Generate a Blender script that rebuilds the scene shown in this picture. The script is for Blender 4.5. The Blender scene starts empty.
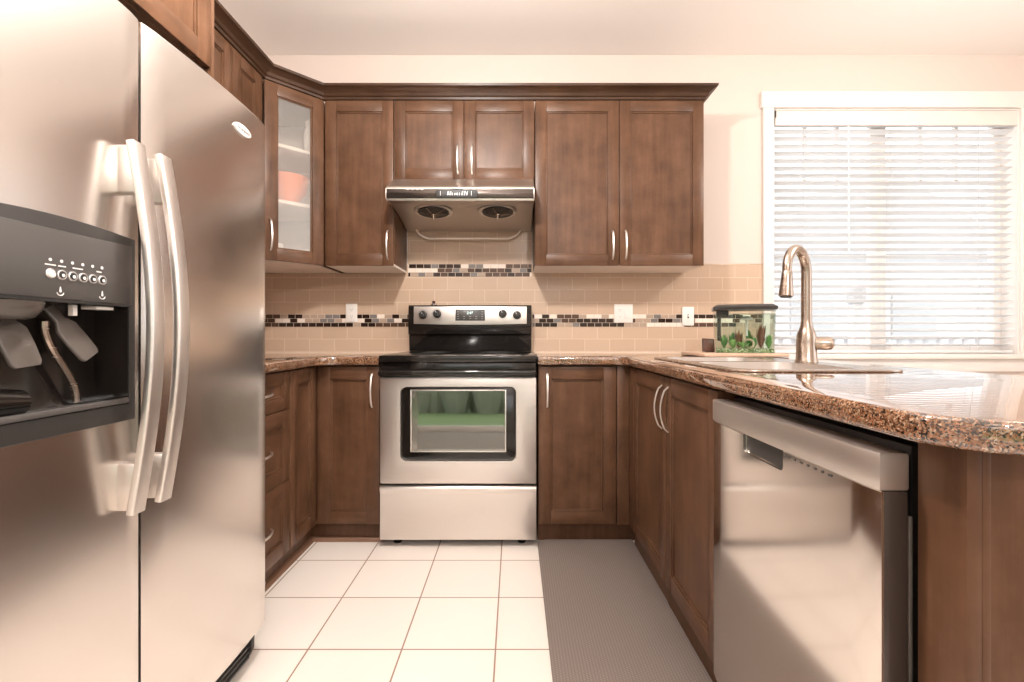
import bpy, bmesh, math, random
from mathutils import Vector, Matrix
random.seed(7)
S = bpy.context.scene
COL = S.collection
PI = math.pi

# ------------------------------------------------------------------ camera, world, light
cd = bpy.data.cameras.new('camera')
cd.sensor_width = 36.0
cd.lens = 471.0 / 1024 * 36.0
cd.shift_x = -2.5 / 1024
cd.shift_y = -6.0 / 1024
cd.clip_start = 0.02
cam = bpy.data.objects.new('camera', cd)
cam.location = (0, 0, 1.03)
cam.rotation_euler = (PI / 2, 0, 0)
COL.objects.link(cam)
S.camera = cam
S.view_settings.view_transform = 'Standard'
S.view_settings.look = 'None'
S.view_settings.gamma = 1
S.view_settings.use_curve_mapping = False
S.view_settings.exposure = 0.92

W = bpy.data.worlds.new('world')
S.world = W
W.use_nodes = True
W.node_tree.nodes['Background'].inputs[0].default_value = (0.95, 0.97, 1.0, 1)
W.node_tree.nodes['Background'].inputs[1].default_value = 1.5


def area(name, loc, rot, sx, sy, power, color):
    l = bpy.data.lights.new(name, 'AREA')
    l.shape = 'RECTANGLE'
    l.size, l.size_y, l.energy, l.color = sx, sy, power, color
    o = bpy.data.objects.new(name, l)
    o.location, o.rotation_euler = loc, rot
    COL.objects.link(o)
    return o


def point(name, loc, r, power, color):
    l = bpy.data.lights.new(name, 'POINT')
    l.energy, l.color, l.shadow_soft_size = power, color, r
    o = bpy.data.objects.new(name, l)
    o.location = loc
    COL.objects.link(o)
    return o


# daylight comes from the sky through the three glazed openings, the dining one made up (portals only guide its sampling)
for nm_, loc_, rot_, w_, h_ in (('patio_portal', (-0.1, -2.72, 1.08), (PI / 2, 0, 0), 3.0, 2.15),
                                ('dining_portal', (4.40, 0.2, 1.45), (PI / 2, 0, PI / 2), 2.4, 1.7),
                                ('kitchen_portal', (2.41, 3.12, 1.68), (-PI / 2, 0, 0), 1.56, 1.56)):
    area(nm_, loc_, rot_, w_, h_, 1, (1, 1, 1)).data.cycles.is_portal = True
# unseen ceiling lamps, dining and patio ones added for fill (fixtures built below at the same places)
UNSEEN_LAMPS = [(-0.30, 1.15), (2.3, 1.2), (0.6, -1.3)]
for lx, ly in UNSEEN_LAMPS:
    point('unseen_lamp_bulb', (lx, ly, 2.38), 0.07, 60 if ly > 0.5 and lx < 1 else 36, (1.0, 0.935, 0.88))


# ------------------------------------------------------------------ materials
def nm(name):
    m = bpy.data.materials.new(name)
    m.use_nodes = True
    nt = m.node_tree
    return m, nt, nt.nodes['Principled BSDF'], nt.links


def mat(name, col, rough=0.5, metal=0.0, spec=0.5, coat=0.0, emit=None, es=0.0):
    m, nt, p, L = nm(name)
    p.inputs['Base Color'].default_value = (*col, 1)
    p.inputs['Roughness'].default_value = rough
    p.inputs['Metallic'].default_value = metal
    p.inputs['Specular IOR Level'].default_value = spec
    p.inputs['Coat Weight'].default_value = coat
    if emit:
        p.inputs['Emission Color'].default_value = (*emit, 1)
        p.inputs['Emission Strength'].default_value = es
    return m


def ramp(nt, stops, interp='LINEAR'):
    r = nt.nodes.new('ShaderNodeValToRGB')
    r.color_ramp.interpolation = interp
    e = r.color_ramp.elements
    while len(e) > 1:
        e.remove(e[-1])
    e[0].position, e[0].color = stops[0][0], (*stops[0][1], 1)
    for pos, c in stops[1:]:
        n = e.new(pos)
        n.color = (*c, 1)
    return r


def coords(nt, scale=(1, 1, 1), loc=(0, 0, 0), swap=None):
    tc = nt.nodes.new('ShaderNodeTexCoord')
    mp = nt.nodes.new('ShaderNodeMapping')
    mp.inputs['Scale'].default_value = scale
    mp.inputs['Location'].default_value = loc
    src = tc.outputs['Object']
    if swap:
        sp = nt.nodes.new('ShaderNodeSeparateXYZ')
        cb = nt.nodes.new('ShaderNodeCombineXYZ')
        nt.links.new(src, sp.inputs[0])
        nt.links.new(sp.outputs[swap[0]], cb.inputs[0])
        nt.links.new(sp.outputs[swap[1]], cb.inputs[1])
        src = cb.outputs[0]
    nt.links.new(src, mp.inputs['Vector'])
    return mp.outputs['Vector']


def noise(nt, vec, scale, detail=3, rough=0.55):
    n = nt.nodes.new('ShaderNodeTexNoise')
    n.inputs['Scale'].default_value = scale
    n.inputs['Detail'].default_value = detail
    n.inputs['Roughness'].default_value = rough
    nt.links.new(vec, n.inputs['Vector'])
    return n


def bump(nt, p, height, strength, dist=0.001):
    b = nt.nodes.new('ShaderNodeBump')
    b.inputs['Strength'].default_value = strength
    b.inputs['Distance'].default_value = dist
    nt.links.new(height, b.inputs['Height'])
    nt.links.new(b.outputs[0], p.inputs['Normal'])


def wood(name, scale, k=1.0):
    m, nt, p, L = nm(name)
    n1 = noise(nt, coords(nt, scale), 1.0, 5, 0.6)
    n2 = noise(nt, coords(nt, (1, 1, 1)), 7.0, 4, 0.6)
    mx = nt.nodes.new('ShaderNodeMix')
    mx.data_type = 'FLOAT'
    mx.inputs[0].default_value = 0.55
    L.new(n1.outputs[0], mx.inputs[2])
    L.new(n2.outputs[0], mx.inputs[3])
    cs = [(0.30, (0.060, 0.0275, 0.0135)), (0.5, (0.108, 0.0515, 0.0270)), (0.72, (0.172, 0.087, 0.049))]
    r = ramp(nt, [(q, tuple(v * k for v in c)) for q, c in cs])
    L.new(mx.outputs[0], r.inputs[0])
    L.new(r.outputs[0], p.inputs['Base Color'])
    p.inputs['Roughness'].default_value = 0.36
    p.inputs['Specular IOR Level'].default_value = 0.28
    bump(nt, p, n1.outputs[0], 0.05, 0.001)
    return m


WOOD_V = wood('stained_maple_vertical', (26, 26, 2.2))
WOOD_H = wood('stained_maple_horizontal', (2.2, 2.2, 26))
WOOD = [WOOD_V, WOOD_H]
CROWN = wood('shade_darkened_crown', (2.2, 2.2, 26), 0.5)  # same stain as the doors, with the crown's shade put into the colour


def steel(name, col, rough, scale, aniso=0.0, streak=0.08, flat=False):
    m, nt, p, L = nm(name)
    n = noise(nt, coords(nt, scale), 1.0, 2, 0.5)
    r = nt.nodes.new('ShaderNodeMapRange')
    r.inputs['To Min'].default_value = rough - streak
    r.inputs['To Max'].default_value = rough + streak
    L.new(n.outputs[0], r.inputs[0])
    L.new(r.outputs[0], p.inputs['Roughness'])
    p.inputs['Base Color'].default_value = (*col, 1)
    p.inputs['Metallic'].default_value = 1
    p.inputs['Anisotropic'].default_value = aniso
    if not flat:
        bump(nt, p, n.outputs[0], 0.02, 0.0005)
    return m


HOODM = steel('hood_stainless', (0.66, 0.615, 0.57), 0.36, (260, 1, 1), 0.0, 0.04, True)
STRIPM = mat('dark_smoked_metal', (0.11, 0.09, 0.08), 0.22, 0.8)
STEEL = steel('brushed_stainless', (0.78, 0.735, 0.70), 0.40, (3, 3, 700))
STEEL_FRIDGE = steel('brushed_stainless_fridge', (0.78, 0.735, 0.695), 0.245, (1, 1, 900), 0.0, 0.03, True)
STEEL_DW = steel('smooth_stainless', (0.80, 0.75, 0.70), 0.12, (1, 1, 900), 0, 0.02, True)
SATIN = mat('satin_nickel', (0.84, 0.80, 0.76), 0.38, 1.0)
NICKEL = steel('brushed_nickel_warm', (0.50, 0.42, 0.355), 0.26, (50, 50, 400), 0.0, 0.04, True)
BRIGHT = mat('polished_metal', (0.85, 0.82, 0.78), 0.15, 1)
BLACK = mat('gloss_black', (0.012, 0.010, 0.009), 0.12, 0, 0.6)
BLACKM = mat('matt_black', (0.016, 0.014, 0.013), 0.45)
DGREY = mat('dark_grey_plastic', (0.036, 0.033, 0.031), 0.36)
PANELGREY = mat('control_grey_plastic', (0.082, 0.075, 0.071), 0.36)
CAVITY = mat('cavity_black_plastic', (0.018, 0.014, 0.012), 0.16)
FRIDGE_SIDE = mat('fridge_body_grey', (0.07, 0.066, 0.064), 0.5)
WHITE_MARK = mat('white_print', (0.85, 0.83, 0.80), 0.5)
CHROME_RING = mat('button_ring', (0.8, 0.78, 0.75), 0.25, 0.6)
PADDLE = mat('grey_translucent_plastic', (0.095, 0.080, 0.070), 0.25)
WHITE_P = mat('white_plastic', (0.86, 0.82, 0.77), 0.4)
WHITE_PAINT = mat('white_gloss_paint', (0.84, 0.79, 0.75), 0.35)
VALANCE = mat('blind_valance', (0.82, 0.74, 0.69), 0.4)
SLAT = mat('blind_slat_white', (0.80, 0.80, 0.80), 0.45)
CORD = mat('blind_cord', (0.6, 0.6, 0.6), 0.7)
WALLM = mat('beige_wall_paint', (0.70, 0.60, 0.54), 0.6, 0, 0.3)
CEILM = mat('ceiling_paint', (0.95, 0.90, 0.86), 0.8, 0, 0.2)
PALE = mat('pale_melamine', (0.92, 0.83, 0.75), 0.45)
CAB_WHITE = mat('white_melamine', (0.84, 0.79, 0.73), 0.5)
GASKET = mat('gasket_rubber', (0.03, 0.028, 0.026), 0.7)


def floor_tile():
    m, nt, p, L = nm('cream_floor_tile')
    b = nt.nodes.new('ShaderNodeTexBrick')
    b.offset = 0
    b.offset_frequency = 2
    b.squash = 1
    L.new(coords(nt, (1, 1, 1), (0.0622, -1.543, 0)), b.inputs['Vector'])
    b.inputs['Scale'].default_value = 1
    b.inputs['Brick Width'].default_value = 0.307
    b.inputs['Row Height'].default_value = 0.305
    b.inputs['Mortar Size'].default_value = 0.0028
    b.inputs['Mortar Smooth'].default_value = 0.1
    b.inputs['Bias'].default_value = 0
    b.inputs['Color1'].default_value = (0.79, 0.72, 0.66, 1)
    b.inputs['Color2'].default_value = (0.82, 0.755, 0.695, 1)
    b.inputs['Mortar'].default_value = (0.30, 0.19, 0.13, 1)
    L.new(b.outputs[0], p.inputs['Base Color'])
    p.inputs['Roughness'].default_value = 0.28
    iv = nt.nodes.new('ShaderNodeMath')
    iv.operation = 'SUBTRACT'
    iv.inputs[0].default_value = 1
    L.new(b.outputs['Fac'], iv.inputs[1])
    bump(nt, p, iv.outputs[0], 0.4, 0.0015)
    return m


def subway(name, swap):
    m, nt, p, L = nm(name)
    b = nt.nodes.new('ShaderNodeTexBrick')
    b.offset = 0.5
    L.new(coords(nt, (1, 1, 1), (0.03, -1.16 + 0.0775 * 40, 0), swap), b.inputs['Vector'])
    b.inputs['Scale'].default_value = 1
    b.inputs['Brick Width'].default_value = 0.158
    b.inputs['Row Height'].default_value = 0.0775
    b.inputs['Mortar Size'].default_value = 0.0016
    b.inputs['Mortar Smooth'].default_value = 0.2
    b.inputs['Color1'].default_value = (0.56, 0.405, 0.295, 1)
    b.inputs['Color2'].default_value = (0.60, 0.445, 0.33, 1)
    b.inputs['Mortar'].default_value = (0.75, 0.60, 0.47, 1)
    L.new(b.outputs[0], p.inputs['Base Color'])
    p.inputs['Roughness'].default_value = 0.22
    iv = nt.nodes.new('ShaderNodeMath')
    iv.operation = 'SUBTRACT'
    iv.inputs[0].default_value = 1
    L.new(b.outputs['Fac'], iv.inputs[1])
    bump(nt, p, iv.outputs[0], 0.35, 0.0012)
    return m


def granite():
    m, nt, p, L = nm('brown_granite')
    v = nt.nodes.new('ShaderNodeTexVoronoi')
    vec = coords(nt)
    nz = noise(nt, vec, 60, 4, 0.7)
    ad = nt.nodes.new('ShaderNodeMixRGB')
    ad.blend_type = 'ADD'
    ad.inputs[0].default_value = 0.012
    L.new(vec, ad.inputs[1])
    L.new(nz.outputs['Color'], ad.inputs[2])
    L.new(ad.outputs[0], v.inputs['Vector'])
    v.inputs['Scale'].default_value = 420
    sp = nt.nodes.new('ShaderNodeSeparateXYZ')
    L.new(v.outputs['Color'], sp.inputs[0])
    n2 = noise(nt, vec, 22, 3, 0.6)
    mx = nt.nodes.new('ShaderNodeMix')
    mx.data_type = 'FLOAT'
    mx.inputs[0].default_value = 0.42
    L.new(sp.outputs[0], mx.inputs[2])
    L.new(n2.outputs[0], mx.inputs[3])
    r = ramp(nt, [(0.0, (0.008, 0.006, 0.005)), (0.30, (0.014, 0.009, 0.006)), (0.36, (0.10, 0.042, 0.019)),
                  (0.47, (0.22, 0.092, 0.042)), (0.58, (0.33, 0.15, 0.078)), (0.66, (0.20, 0.12, 0.07)), (0.78, (0.46, 0.32, 0.22))])
    L.new(mx.outputs[0], r.inputs[0])
    L.new(r.outputs[0], p.inputs['Base Color'])
    p.inputs['Roughness'].default_value = 0.035
    p.inputs['IOR'].default_value = 1.6
    p.inputs['Coat Weight'].default_value = 1.0
    p.inputs['Coat Roughness'].default_value = 0.02
    p.inputs['Coat IOR'].default_value = 1.85
    return m


def mat_weave():
    m, nt, p, L = nm('grey_woven_mat')
    w = nt.nodes.new('ShaderNodeTexWave')
    w.wave_type = 'BANDS'
    w.bands_direction = 'DIAGONAL'
    w.inputs['Scale'].default_value = 38
    w.inputs['Distortion'].default_value = 1.2
    L.new(coords(nt, (1, 1.6, 1)), w.inputs['Vector'])
    w2 = nt.nodes.new('ShaderNodeTexWave')
    w2.bands_direction = 'X'
    w2.inputs['Scale'].default_value = 32
    L.new(coords(nt, (1, -0.7, 1)), w2.inputs['Vector'])
    mm = nt.nodes.new('ShaderNodeMath')
    mm.operation = 'MULTIPLY'
    L.new(w.outputs['Fac'], mm.inputs[0])
    L.new(w2.outputs['Fac'], mm.inputs[1])
    r = ramp(nt, [(0.0, (0.160, 0.128, 0.110)), (1.0, (0.25, 0.202, 0.177))])
    L.new(mm.outputs[0], r.inputs[0])
    L.new(r.outputs[0], p.inputs['Base Color'])
    p.inputs['Roughness'].default_value = 0.75
    bump(nt, p, mm.outputs[0], 0.25, 0.002)
    return m


def thin_glass(name, tint=(1, 1, 1), frost=0.0, rough=0.02, refl=1.0):
    m, nt, p, L = nm(name)
    out = nt.nodes['Material Output']
    nt.nodes.remove(p)
    tr = nt.nodes.new('ShaderNodeBsdfTransparent')
    tr.inputs[0].default_value = (*tint, 1)
    gl = nt.nodes.new('ShaderNodeBsdfGlossy')
    gl.inputs['Roughness'].default_value = rough
    fr = nt.nodes.new('ShaderNodeFresnel')
    geo = nt.nodes.new('ShaderNodeNewGeometry')
    io = nt.nodes.new('ShaderNodeMapRange')
    io.inputs['To Min'].default_value = 1.45
    io.inputs['To Max'].default_value = 1 / 1.45
    L.new(geo.outputs['Backfacing'], io.inputs[0])
    L.new(io.outputs[0], fr.inputs[0])
    a = tr.outputs[0]
    if frost:
        tl = nt.nodes.new('ShaderNodeBsdfTranslucent')
        tl.inputs[0].default_value = (0.9, 0.88, 0.85, 1)
        df = nt.nodes.new('ShaderNodeBsdfDiffuse')
        df.inputs[0].default_value = (0.85, 0.82, 0.78, 1)
        m0 = nt.nodes.new('ShaderNodeMixShader')
        m0.inputs[0].default_value = 0.5
        L.new(tl.outputs[0], m0.inputs[1])
        L.new(df.outputs[0], m0.inputs[2])
        m1 = nt.nodes.new('ShaderNodeMixShader')
        m1.inputs[0].default_value = frost
        L.new(a, m1.inputs[1])
        L.new(m0.outputs[0], m1.inputs[2])
        a = m1.outputs[0]
    m2 = nt.nodes.new('ShaderNodeMixShader')
    L.new(fr.outputs[0], m2.inputs[0])
    L.new(a, m2.inputs[1])
    L.new(gl.outputs[0], m2.inputs[2])
    L.new(m2.outputs[0], out.inputs[0])
    return m


FLOOR_TILE = floor_tile()
SUBWAY_B = subway('beige_subway_tile', (0, 2))
SUBWAY_L = subway('beige_subway_tile_side', (1, 2))
GRANITE = granite()
MATW = mat_weave()
GLASS = thin_glass('window_glass')
FROST = thin_glass('frosted_glass', (0.97, 0.95, 0.93), 0.20, 0.30)
TANK = thin_glass('aquarium_acrylic', (0.93, 0.96, 0.94))
WATER = thin_glass('aquarium_water', (0.86, 0.93, 0.88))
OVEN_GLASS = mat('oven_inner_glass', (0.34, 0.34, 0.32), 0.03, 1.0)
LAWNM = mat('lawn_green', (0.22, 0.31, 0.13), 0.9)
HEDGE = mat('hedge_green', (0.27, 0.29, 0.22), 0.9)
DECKM = mat('grey_deck', (0.66, 0.65, 0.63), 0.8)
CARPETM = mat('grey_carpet', (0.36, 0.33, 0.30), 0.95)
SIDING = mat('grey_siding', (0.56, 0.56, 0.56), 0.8)
ROOFM = mat('grey_roof', (0.44, 0.44, 0.44), 0.8)
RAILM = mat('white_railing', (0.50, 0.50, 0.51), 0.5)
OUTGROUND = mat('pale_ground', (0.75, 0.75, 0.75), 0.9)


# ------------------------------------------------------------------ mesh helpers
def B():
    return bmesh.new()


def _bev(bm, faces, bev, seg=2):
    if bev > 0:
        es = {e for f in faces for e in f.edges}
        bmesh.ops.bevel(bm, geom=list(es), offset=bev, segments=seg, affect='EDGES', profile=0.5, clamp_overlap=True)


def box(bm, x0, x1, y0, y1, z0, z1, bev=0.0, mi=0, M=None, seg=2):
    t = bmesh.new()
    vs = [t.verts.new((x, y, z)) for z in (z0, z1) for y in (y0, y1) for x in (x0, x1)]
    for q in ((0, 2, 3, 1), (4, 5, 7, 6), (0, 1, 5, 4), (2, 6, 7, 3), (0, 4, 6, 2), (1, 3, 7, 5)):
        t.faces.new([vs[i] for i in q])
    _bev(t, t.faces[:], bev, seg)
    merge(bm, t, mi, M)


def merge(bm, t, mi=0, M=None):
    bmesh.ops.recalc_face_normals(t, faces=t.faces[:])
    for f in t.faces:
        f.material_index = mi
    if M is not None:
        t.transform(M)
    me = bpy.data.meshes.new('tmp')
    t.to_mesh(me)
    t.free()
    bm.from_mesh(me)
    bpy.data.meshes.remove(me)


def prism(bm, pts, axis, a0, a1, bev=0.0, mi=0, M=None, seg=2, only=None):
    t = bmesh.new()

    def P(p, a):
        return {'x': (a, p[0], p[1]), 'y': (p[0], a, p[1]), 'z': (p[0], p[1], a)}[axis]
    lo = [t.verts.new(P(p, a0)) for p in pts]
    hi = [t.verts.new(P(p, a1)) for p in pts]
    t.faces.new(lo)
    t.faces.new(hi[::-1])
    n = len(pts)
    for i in range(n):
        t.faces.new((lo[i], hi[i], hi[(i + 1) % n], lo[(i + 1) % n]))
    if bev > 0:
        t.verts.index_update()
        es = []
        for e in t.edges:
            i, j = e.verts[0].index, e.verts[1].index
            cap = (i < n) == (j < n)
            if only is None or (only == 'caps' and cap):
                es.append(e)
        bmesh.ops.recalc_face_normals(t, faces=t.faces[:])
        bmesh.ops.bevel(t, geom=es, offset=bev, segments=seg, affect='EDGES', profile=0.5, clamp_overlap=True)
    merge(bm, t, mi, M)


def sweep(bm, path, prof, side, mi=0, closed=True):
    """prof = list of (a,b): a along 'side' vector, b along tangent x side."""
    t = bmesh.new()
    path = [Vector(p) for p in path]
    rings = []
    for i, p in enumerate(path):
        tg = (path[min(i + 1, len(path) - 1)] - path[max(i - 1, 0)]).normalized()
        s = Vector(side)
        s = (s - tg * s.dot(tg)).normalized()
        n = tg.cross(s)
        pr = prof(i / (len(path) - 1)) if callable(prof) else prof
        rings.append([t.verts.new(p + s * a + n * b) for a, b in pr])
    k = len(rings[0])
    for r0, r1 in zip(rings, rings[1:]):
        for j in range(k):
            t.faces.new((r0[j], r0[(j + 1) % k], r1[(j + 1) % k], r1[j]))
    t.faces.new(rings[0][::-1])
    t.faces.new(rings[-1])
    merge(bm, t, mi)


def circ(r, n=12, rb=None):
    rb = rb or r
    return [(r * math.cos(2 * PI * i / n), rb * math.sin(2 * PI * i / n)) for i in range(n)]


def rrect(w, h, r, n=4):
    """rounded rectangle outline centred on 0"""
    out = []
    for cx, cy, a0 in ((w / 2 - r, h / 2 - r, 0), (-w / 2 + r, h / 2 - r, 90), (-w / 2 + r, -h / 2 + r, 180), (w / 2 - r, -h / 2 + r, 270)):
        for i in range(n + 1):
            a = math.radians(a0 + 90 * i / n)
            out.append((cx + r * math.cos(a), cy + r * math.sin(a)))
    return out


def rr(x0, x1, y0, y1, r, n=4):
    return [((x0 + x1) / 2 + a, (y0 + y1) / 2 + b) for a, b in rrect(x1 - x0, y1 - y0, r, n)]


def tube(bm, path, r, mi=0, n=12, side=None):
    d = Vector(path[-1]) - Vector(path[0])
    if side is None:
        side = (0, 0, 1) if abs(d.normalized().z) < 0.8 else (1, 0, 0)
    sweep(bm, path, (lambda t: circ(r(t), n)) if callable(r) else circ(r, n), side, mi)


def lathe(bm, prof, origin, axis=(0, 0, 1), n=24, mi=0):
    """prof list of (radius, height) along axis, capped"""
    t = bmesh.new()
    rings = []
    for r, h in prof:
        r = max(r, 1e-5)
        rings.append([t.verts.new((r * math.cos(2 * PI * i / n), r * math.sin(2 * PI * i / n), h)) for i in range(n)])
    for a, b in zip(rings, rings[1:]):
        for i in range(n):
            t.faces.new((a[i], a[(i + 1) % n], b[(i + 1) % n], b[i]))
    t.faces.new(rings[0][::-1])
    t.faces.new(rings[-1])
    q = Vector((0, 0, 1)).rotation_difference(Vector(axis)).to_matrix().to_4x4()
    merge(bm, t, mi, Matrix.Translation(Vector(origin)) @ q)


def fillet(pts, radii, n=6):
    """round the corners of a polygon; radii per corner"""
    out = []
    N = len(pts)
    for i in range(N):
        p = Vector(pts[i])
        r = radii[i]
        if r <= 0:
            out.append(tuple(p))
            continue
        a = (Vector(pts[i - 1]) - p).normalized()
        b = (Vector(pts[(i + 1) % N]) - p).normalized()
        ang = a.angle(b)
        d = r / math.tan(ang / 2)
        s, e = p + a * d, p + b * d
        c = p + (a + b).normalized() * (r / math.sin(ang / 2))
        va, vb = s - c, e - c
        for k in range(n + 1):
            t = k / n
            v = (va * (1 - t) + vb * t)
            v = v.normalized() * r
            out.append(tuple(c + v))
    return out


# ------------------------------------------------------------------ object helpers
def thing(name, label, cat, loc=(0, 0, 0), group=None):
    o = bpy.data.objects.new(name, None)
    COL.objects.link(o)
    o.location = loc
    o.empty_display_size = 0.05
    o['label'], o['category'] = label, cat
    if group:
        o['group'] = group
    return o


def root_loc(o):
    while o.parent:
        o = o.parent
    return o.location


def part(name, bm, mats, parent=None, label=None, smooth=35, loc=None):
    """geometry is given in world coordinates; becomes local to its root"""
    me = bpy.data.meshes.new(name)
    org = Vector(root_loc(parent)) if parent else Vector(loc or (0, 0, 0))
    bm.transform(Matrix.Translation(-org))
    bm.to_mesh(me)
    bm.free()
    for f in me.polygons:
        f.use_smooth = True
    me.set_sharp_from_angle(angle=math.radians(smooth))
    for m in (mats if isinstance(mats, (list, tuple)) else [mats]):
        me.materials.append(m)
    o = bpy.data.objects.new(name, me)
    COL.objects.link(o)
    if parent:
        o.parent = parent
    else:
        o.location = org
    if label:
        o['label'] = label
    return o


def solo(name, bm, mats, label, cat, loc, group=None, smooth=35):
    o = part(name, bm, mats, None, label, smooth, loc)
    o['category'] = cat
    if group:
        o['group'] = group
    return o


def structure(name, bm, mats, parent=None, smooth=35):
    o = part(name, bm, mats, parent, None, smooth)
    if not parent:
        o['kind'] = 'structure'
    return o


def cut(o, cbm):
    """subtract cbm (world coordinates) from o's mesh"""
    org = Vector(root_loc(o))
    cbm.transform(Matrix.Translation(-org if o.parent else Vector((0, 0, 0)) - (org)))
    bmesh.ops.recalc_face_normals(cbm, faces=cbm.faces[:])
    cm = bpy.data.meshes.new('cutter')
    cbm.to_mesh(cm)
    cbm.free()
    for m in o.data.materials:
        cm.materials.append(m)
    co = bpy.data.objects.new('cutter', cm)
    COL.objects.link(co)
    saved = o.parent
    t = bpy.data.objects.new('t', o.data)
    COL.objects.link(t)
    md = t.modifiers.new('b', 'BOOLEAN')
    md.operation, md.solver, md.object = 'DIFFERENCE', 'EXACT', co
    bpy.context.view_layer.update()
    dg = bpy.context.evaluated_depsgraph_get()
    me = bpy.data.meshes.new_from_object(t.evaluated_get(dg))
    me.name = o.data.name
    o.data = me
    bpy.data.objects.remove(t)
    bpy.data.objects.remove(co)
    bpy.data.meshes.remove(cm)
    for f in me.polygons:
        f.use_smooth = True
    me.set_sharp_from_angle(angle=math.radians(35))


def text_bm(s, size, M, extrude=0.0004):
    cu = bpy.data.curves.new('t', 'FONT')
    cu.body, cu.size, cu.extrude, cu.align_x, cu.align_y = s, size, extrude, 'CENTER', 'CENTER'
    cu.resolution_u = 3
    t = bpy.data.objects.new('t', cu)
    COL.objects.link(t)
    bpy.context.view_layer.update()
    me = bpy.data.meshes.new_from_object(t.evaluated_get(bpy.context.evaluated_depsgraph_get()))
    bpy.data.objects.remove(t)
    bpy.data.curves.remove(cu)
    bm = bmesh.new()
    bm.from_mesh(me)
    bpy.data.meshes.remove(me)
    bm.transform(M)
    return bm


def frame(u, n, o):
    """matrix mapping local (x=along, y=inwards, z=up) to world; u along, n outward"""
    u, n = Vector(u).normalized(), Vector(n).normalized()
    return Matrix(((u.x, -n.x, 0, o[0]), (u.y, -n.y, 0, o[1]), (u.z, -n.z, 1, o[2]), (0, 0, 0, 1)))


def shaker(M, w, h, t=0.02, st=0.062, glass=False):
    """door with front face at local y=0, going to +y (inwards)"""
    bm = B()
    b = 0.0015
    box(bm, 0, st, 0, t, 0, h, b, 0, M)
    box(bm, w - st, w, 0, t, 0, h, b, 0, M)
    box(bm, st, w - st, 0, t, 0, st, b, 1, M)
    box(bm, st, w - st, 0, t, h - st, h, b, 1, M)
    # bead round the panel
    bd = 0.008
    for (x0, x1, z0, z1, mi) in ((st, st + bd, st, h - st, 0), (w - st - bd, w - st, st, h - st, 0), (st + bd, w - st - bd, st, st + bd, 1), (st + bd, w - st - bd, h - st - bd, h - st, 1)):
        box(bm, x0, x1, 0.005, t - 0.002, z0, z1, 0.002, mi, M)
    if not glass:
        box(bm, st, w - st, 0.010, t - 0.003, st, h - st, 0, 0, M)
    return bm


def pull(M, x, z, L=0.165, proud=0.030, vertical=True, w=0.010):
    """arched bar pull centred at local (x,z), sitting on local y=0 face"""
    bm = B()
    pts = []
    n = 14
    for i in range(n + 1):
        t = i / n
        s = -L / 2 + L * t
        y = -(0.006 + (proud - 0.006) * math.sin(PI * t) ** 0.75)
        if i in (0, n):
            y = 0.0
        pts.append((x, y, z + s) if vertical else (x + s, y, z))
    side = (1, 0, 0) if vertical else (0, 0, 1)
    sweep(bm, pts, rrect(w, 0.006, 0.0025, 2), side)
    bm.transform(M)
    return bm


# ------------------------------------------------------------------ room shell
WY = 2.98
XL = -1.62
XR = 4.3
YR = -2.6
H = 2.80
bm = B()
box(bm, XL - 0.15, XR + 0.15, -0.9, WY + 0.2, -0.12, 0)
structure('floor', bm, FLOOR_TILE)
bm = B()
box(bm, XL - 0.15, XR + 0.15, YR - 0.15, -0.9, -0.12, 0)
structure('floor_carpet', bm, CARPETM)
bm = B()
box(bm, XL - 0.15, XR + 0.15, YR - 0.15, WY + 0.15, H, H + 0.12)
structure('ceiling', bm, CEILM)
bm = B()
box(bm, XL - 0.15, XR + 0.15, WY, WY + 0.15, 0, H)
wall_back = structure('wall_back', bm, WALLM)
WX0, WX1, WZ0, WZ1 = 1.628, 3.190, 0.905, 2.462
c = B()
box(c, WX0, WX1, WY - 0.1, WY + 0.3, WZ0, WZ1)
cut(wall_back, c)
bm = B()
box(bm, XL - 0.15, XL, YR, WY, 0, H)
structure('wall_left', bm, WALLM)
bm = B()
box(bm, XR, XR + 0.15, YR, WY, 0, H)
wright = structure('wall_right', bm, WALLM)
bm = B()
box(bm, XL - 0.15, XR + 0.15, YR - 0.15, YR, 0, H)
wr = structure('wall_rear', bm, WALLM)
c = B()
box(c, -1.6, 1.4, YR - 0.4, YR + 0.2, 0.0, 2.15)
cut(wr, c)

# patio door in the rear wall (seen only as reflections)
bm = B()
for x0, x1 in ((-1.6, -1.52), (-0.14, -0.06), (1.32, 1.4)):
    box(bm, x0, x1, YR - 0.1, YR - 0.02, 0.0, 2.15, 0.004)
box(bm, -1.6, 1.4, YR - 0.1, YR - 0.02, 2.07, 2.15, 0.004)
box(bm, -1.6, 1.4, YR - 0.1, YR - 0.02, 0.0, 0.09, 0.004)
d1 = structure('door_1', bm, WHITE_PAINT)
bm = B()
box(bm, -1.53, 1.33, YR - 0.064, YR - 0.058, 0.08, 2.08)
structure('door_glass', bm, GLASS, d1)

c = B()
box(c, XR - 0.2, XR + 0.3, -1.0, 1.4, 0.6, 2.3)
cut(wright, c)
bm = B()
for y0, y1 in ((-1.0, -0.94), (0.17, 0.23), (1.34, 1.4)):
    box(bm, XR + 0.04, XR + 0.10, y0, y1, 0.6, 2.3, 0.004)
box(bm, XR + 0.04, XR + 0.10, -1.0, 1.4, 2.24, 2.3, 0.004)
box(bm, XR + 0.04, XR + 0.10, -1.0, 1.4, 0.6, 0.66, 0.004)
w2 = structure('window_added', bm, WHITE_PAINT)  # unseen side window, added to let fill daylight into the room
bm = B()
box(bm, XR + 0.067, XR + 0.073, -0.95, 1.35, 0.65, 2.25)
structure('window_pane', bm, GLASS, w2)

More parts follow.
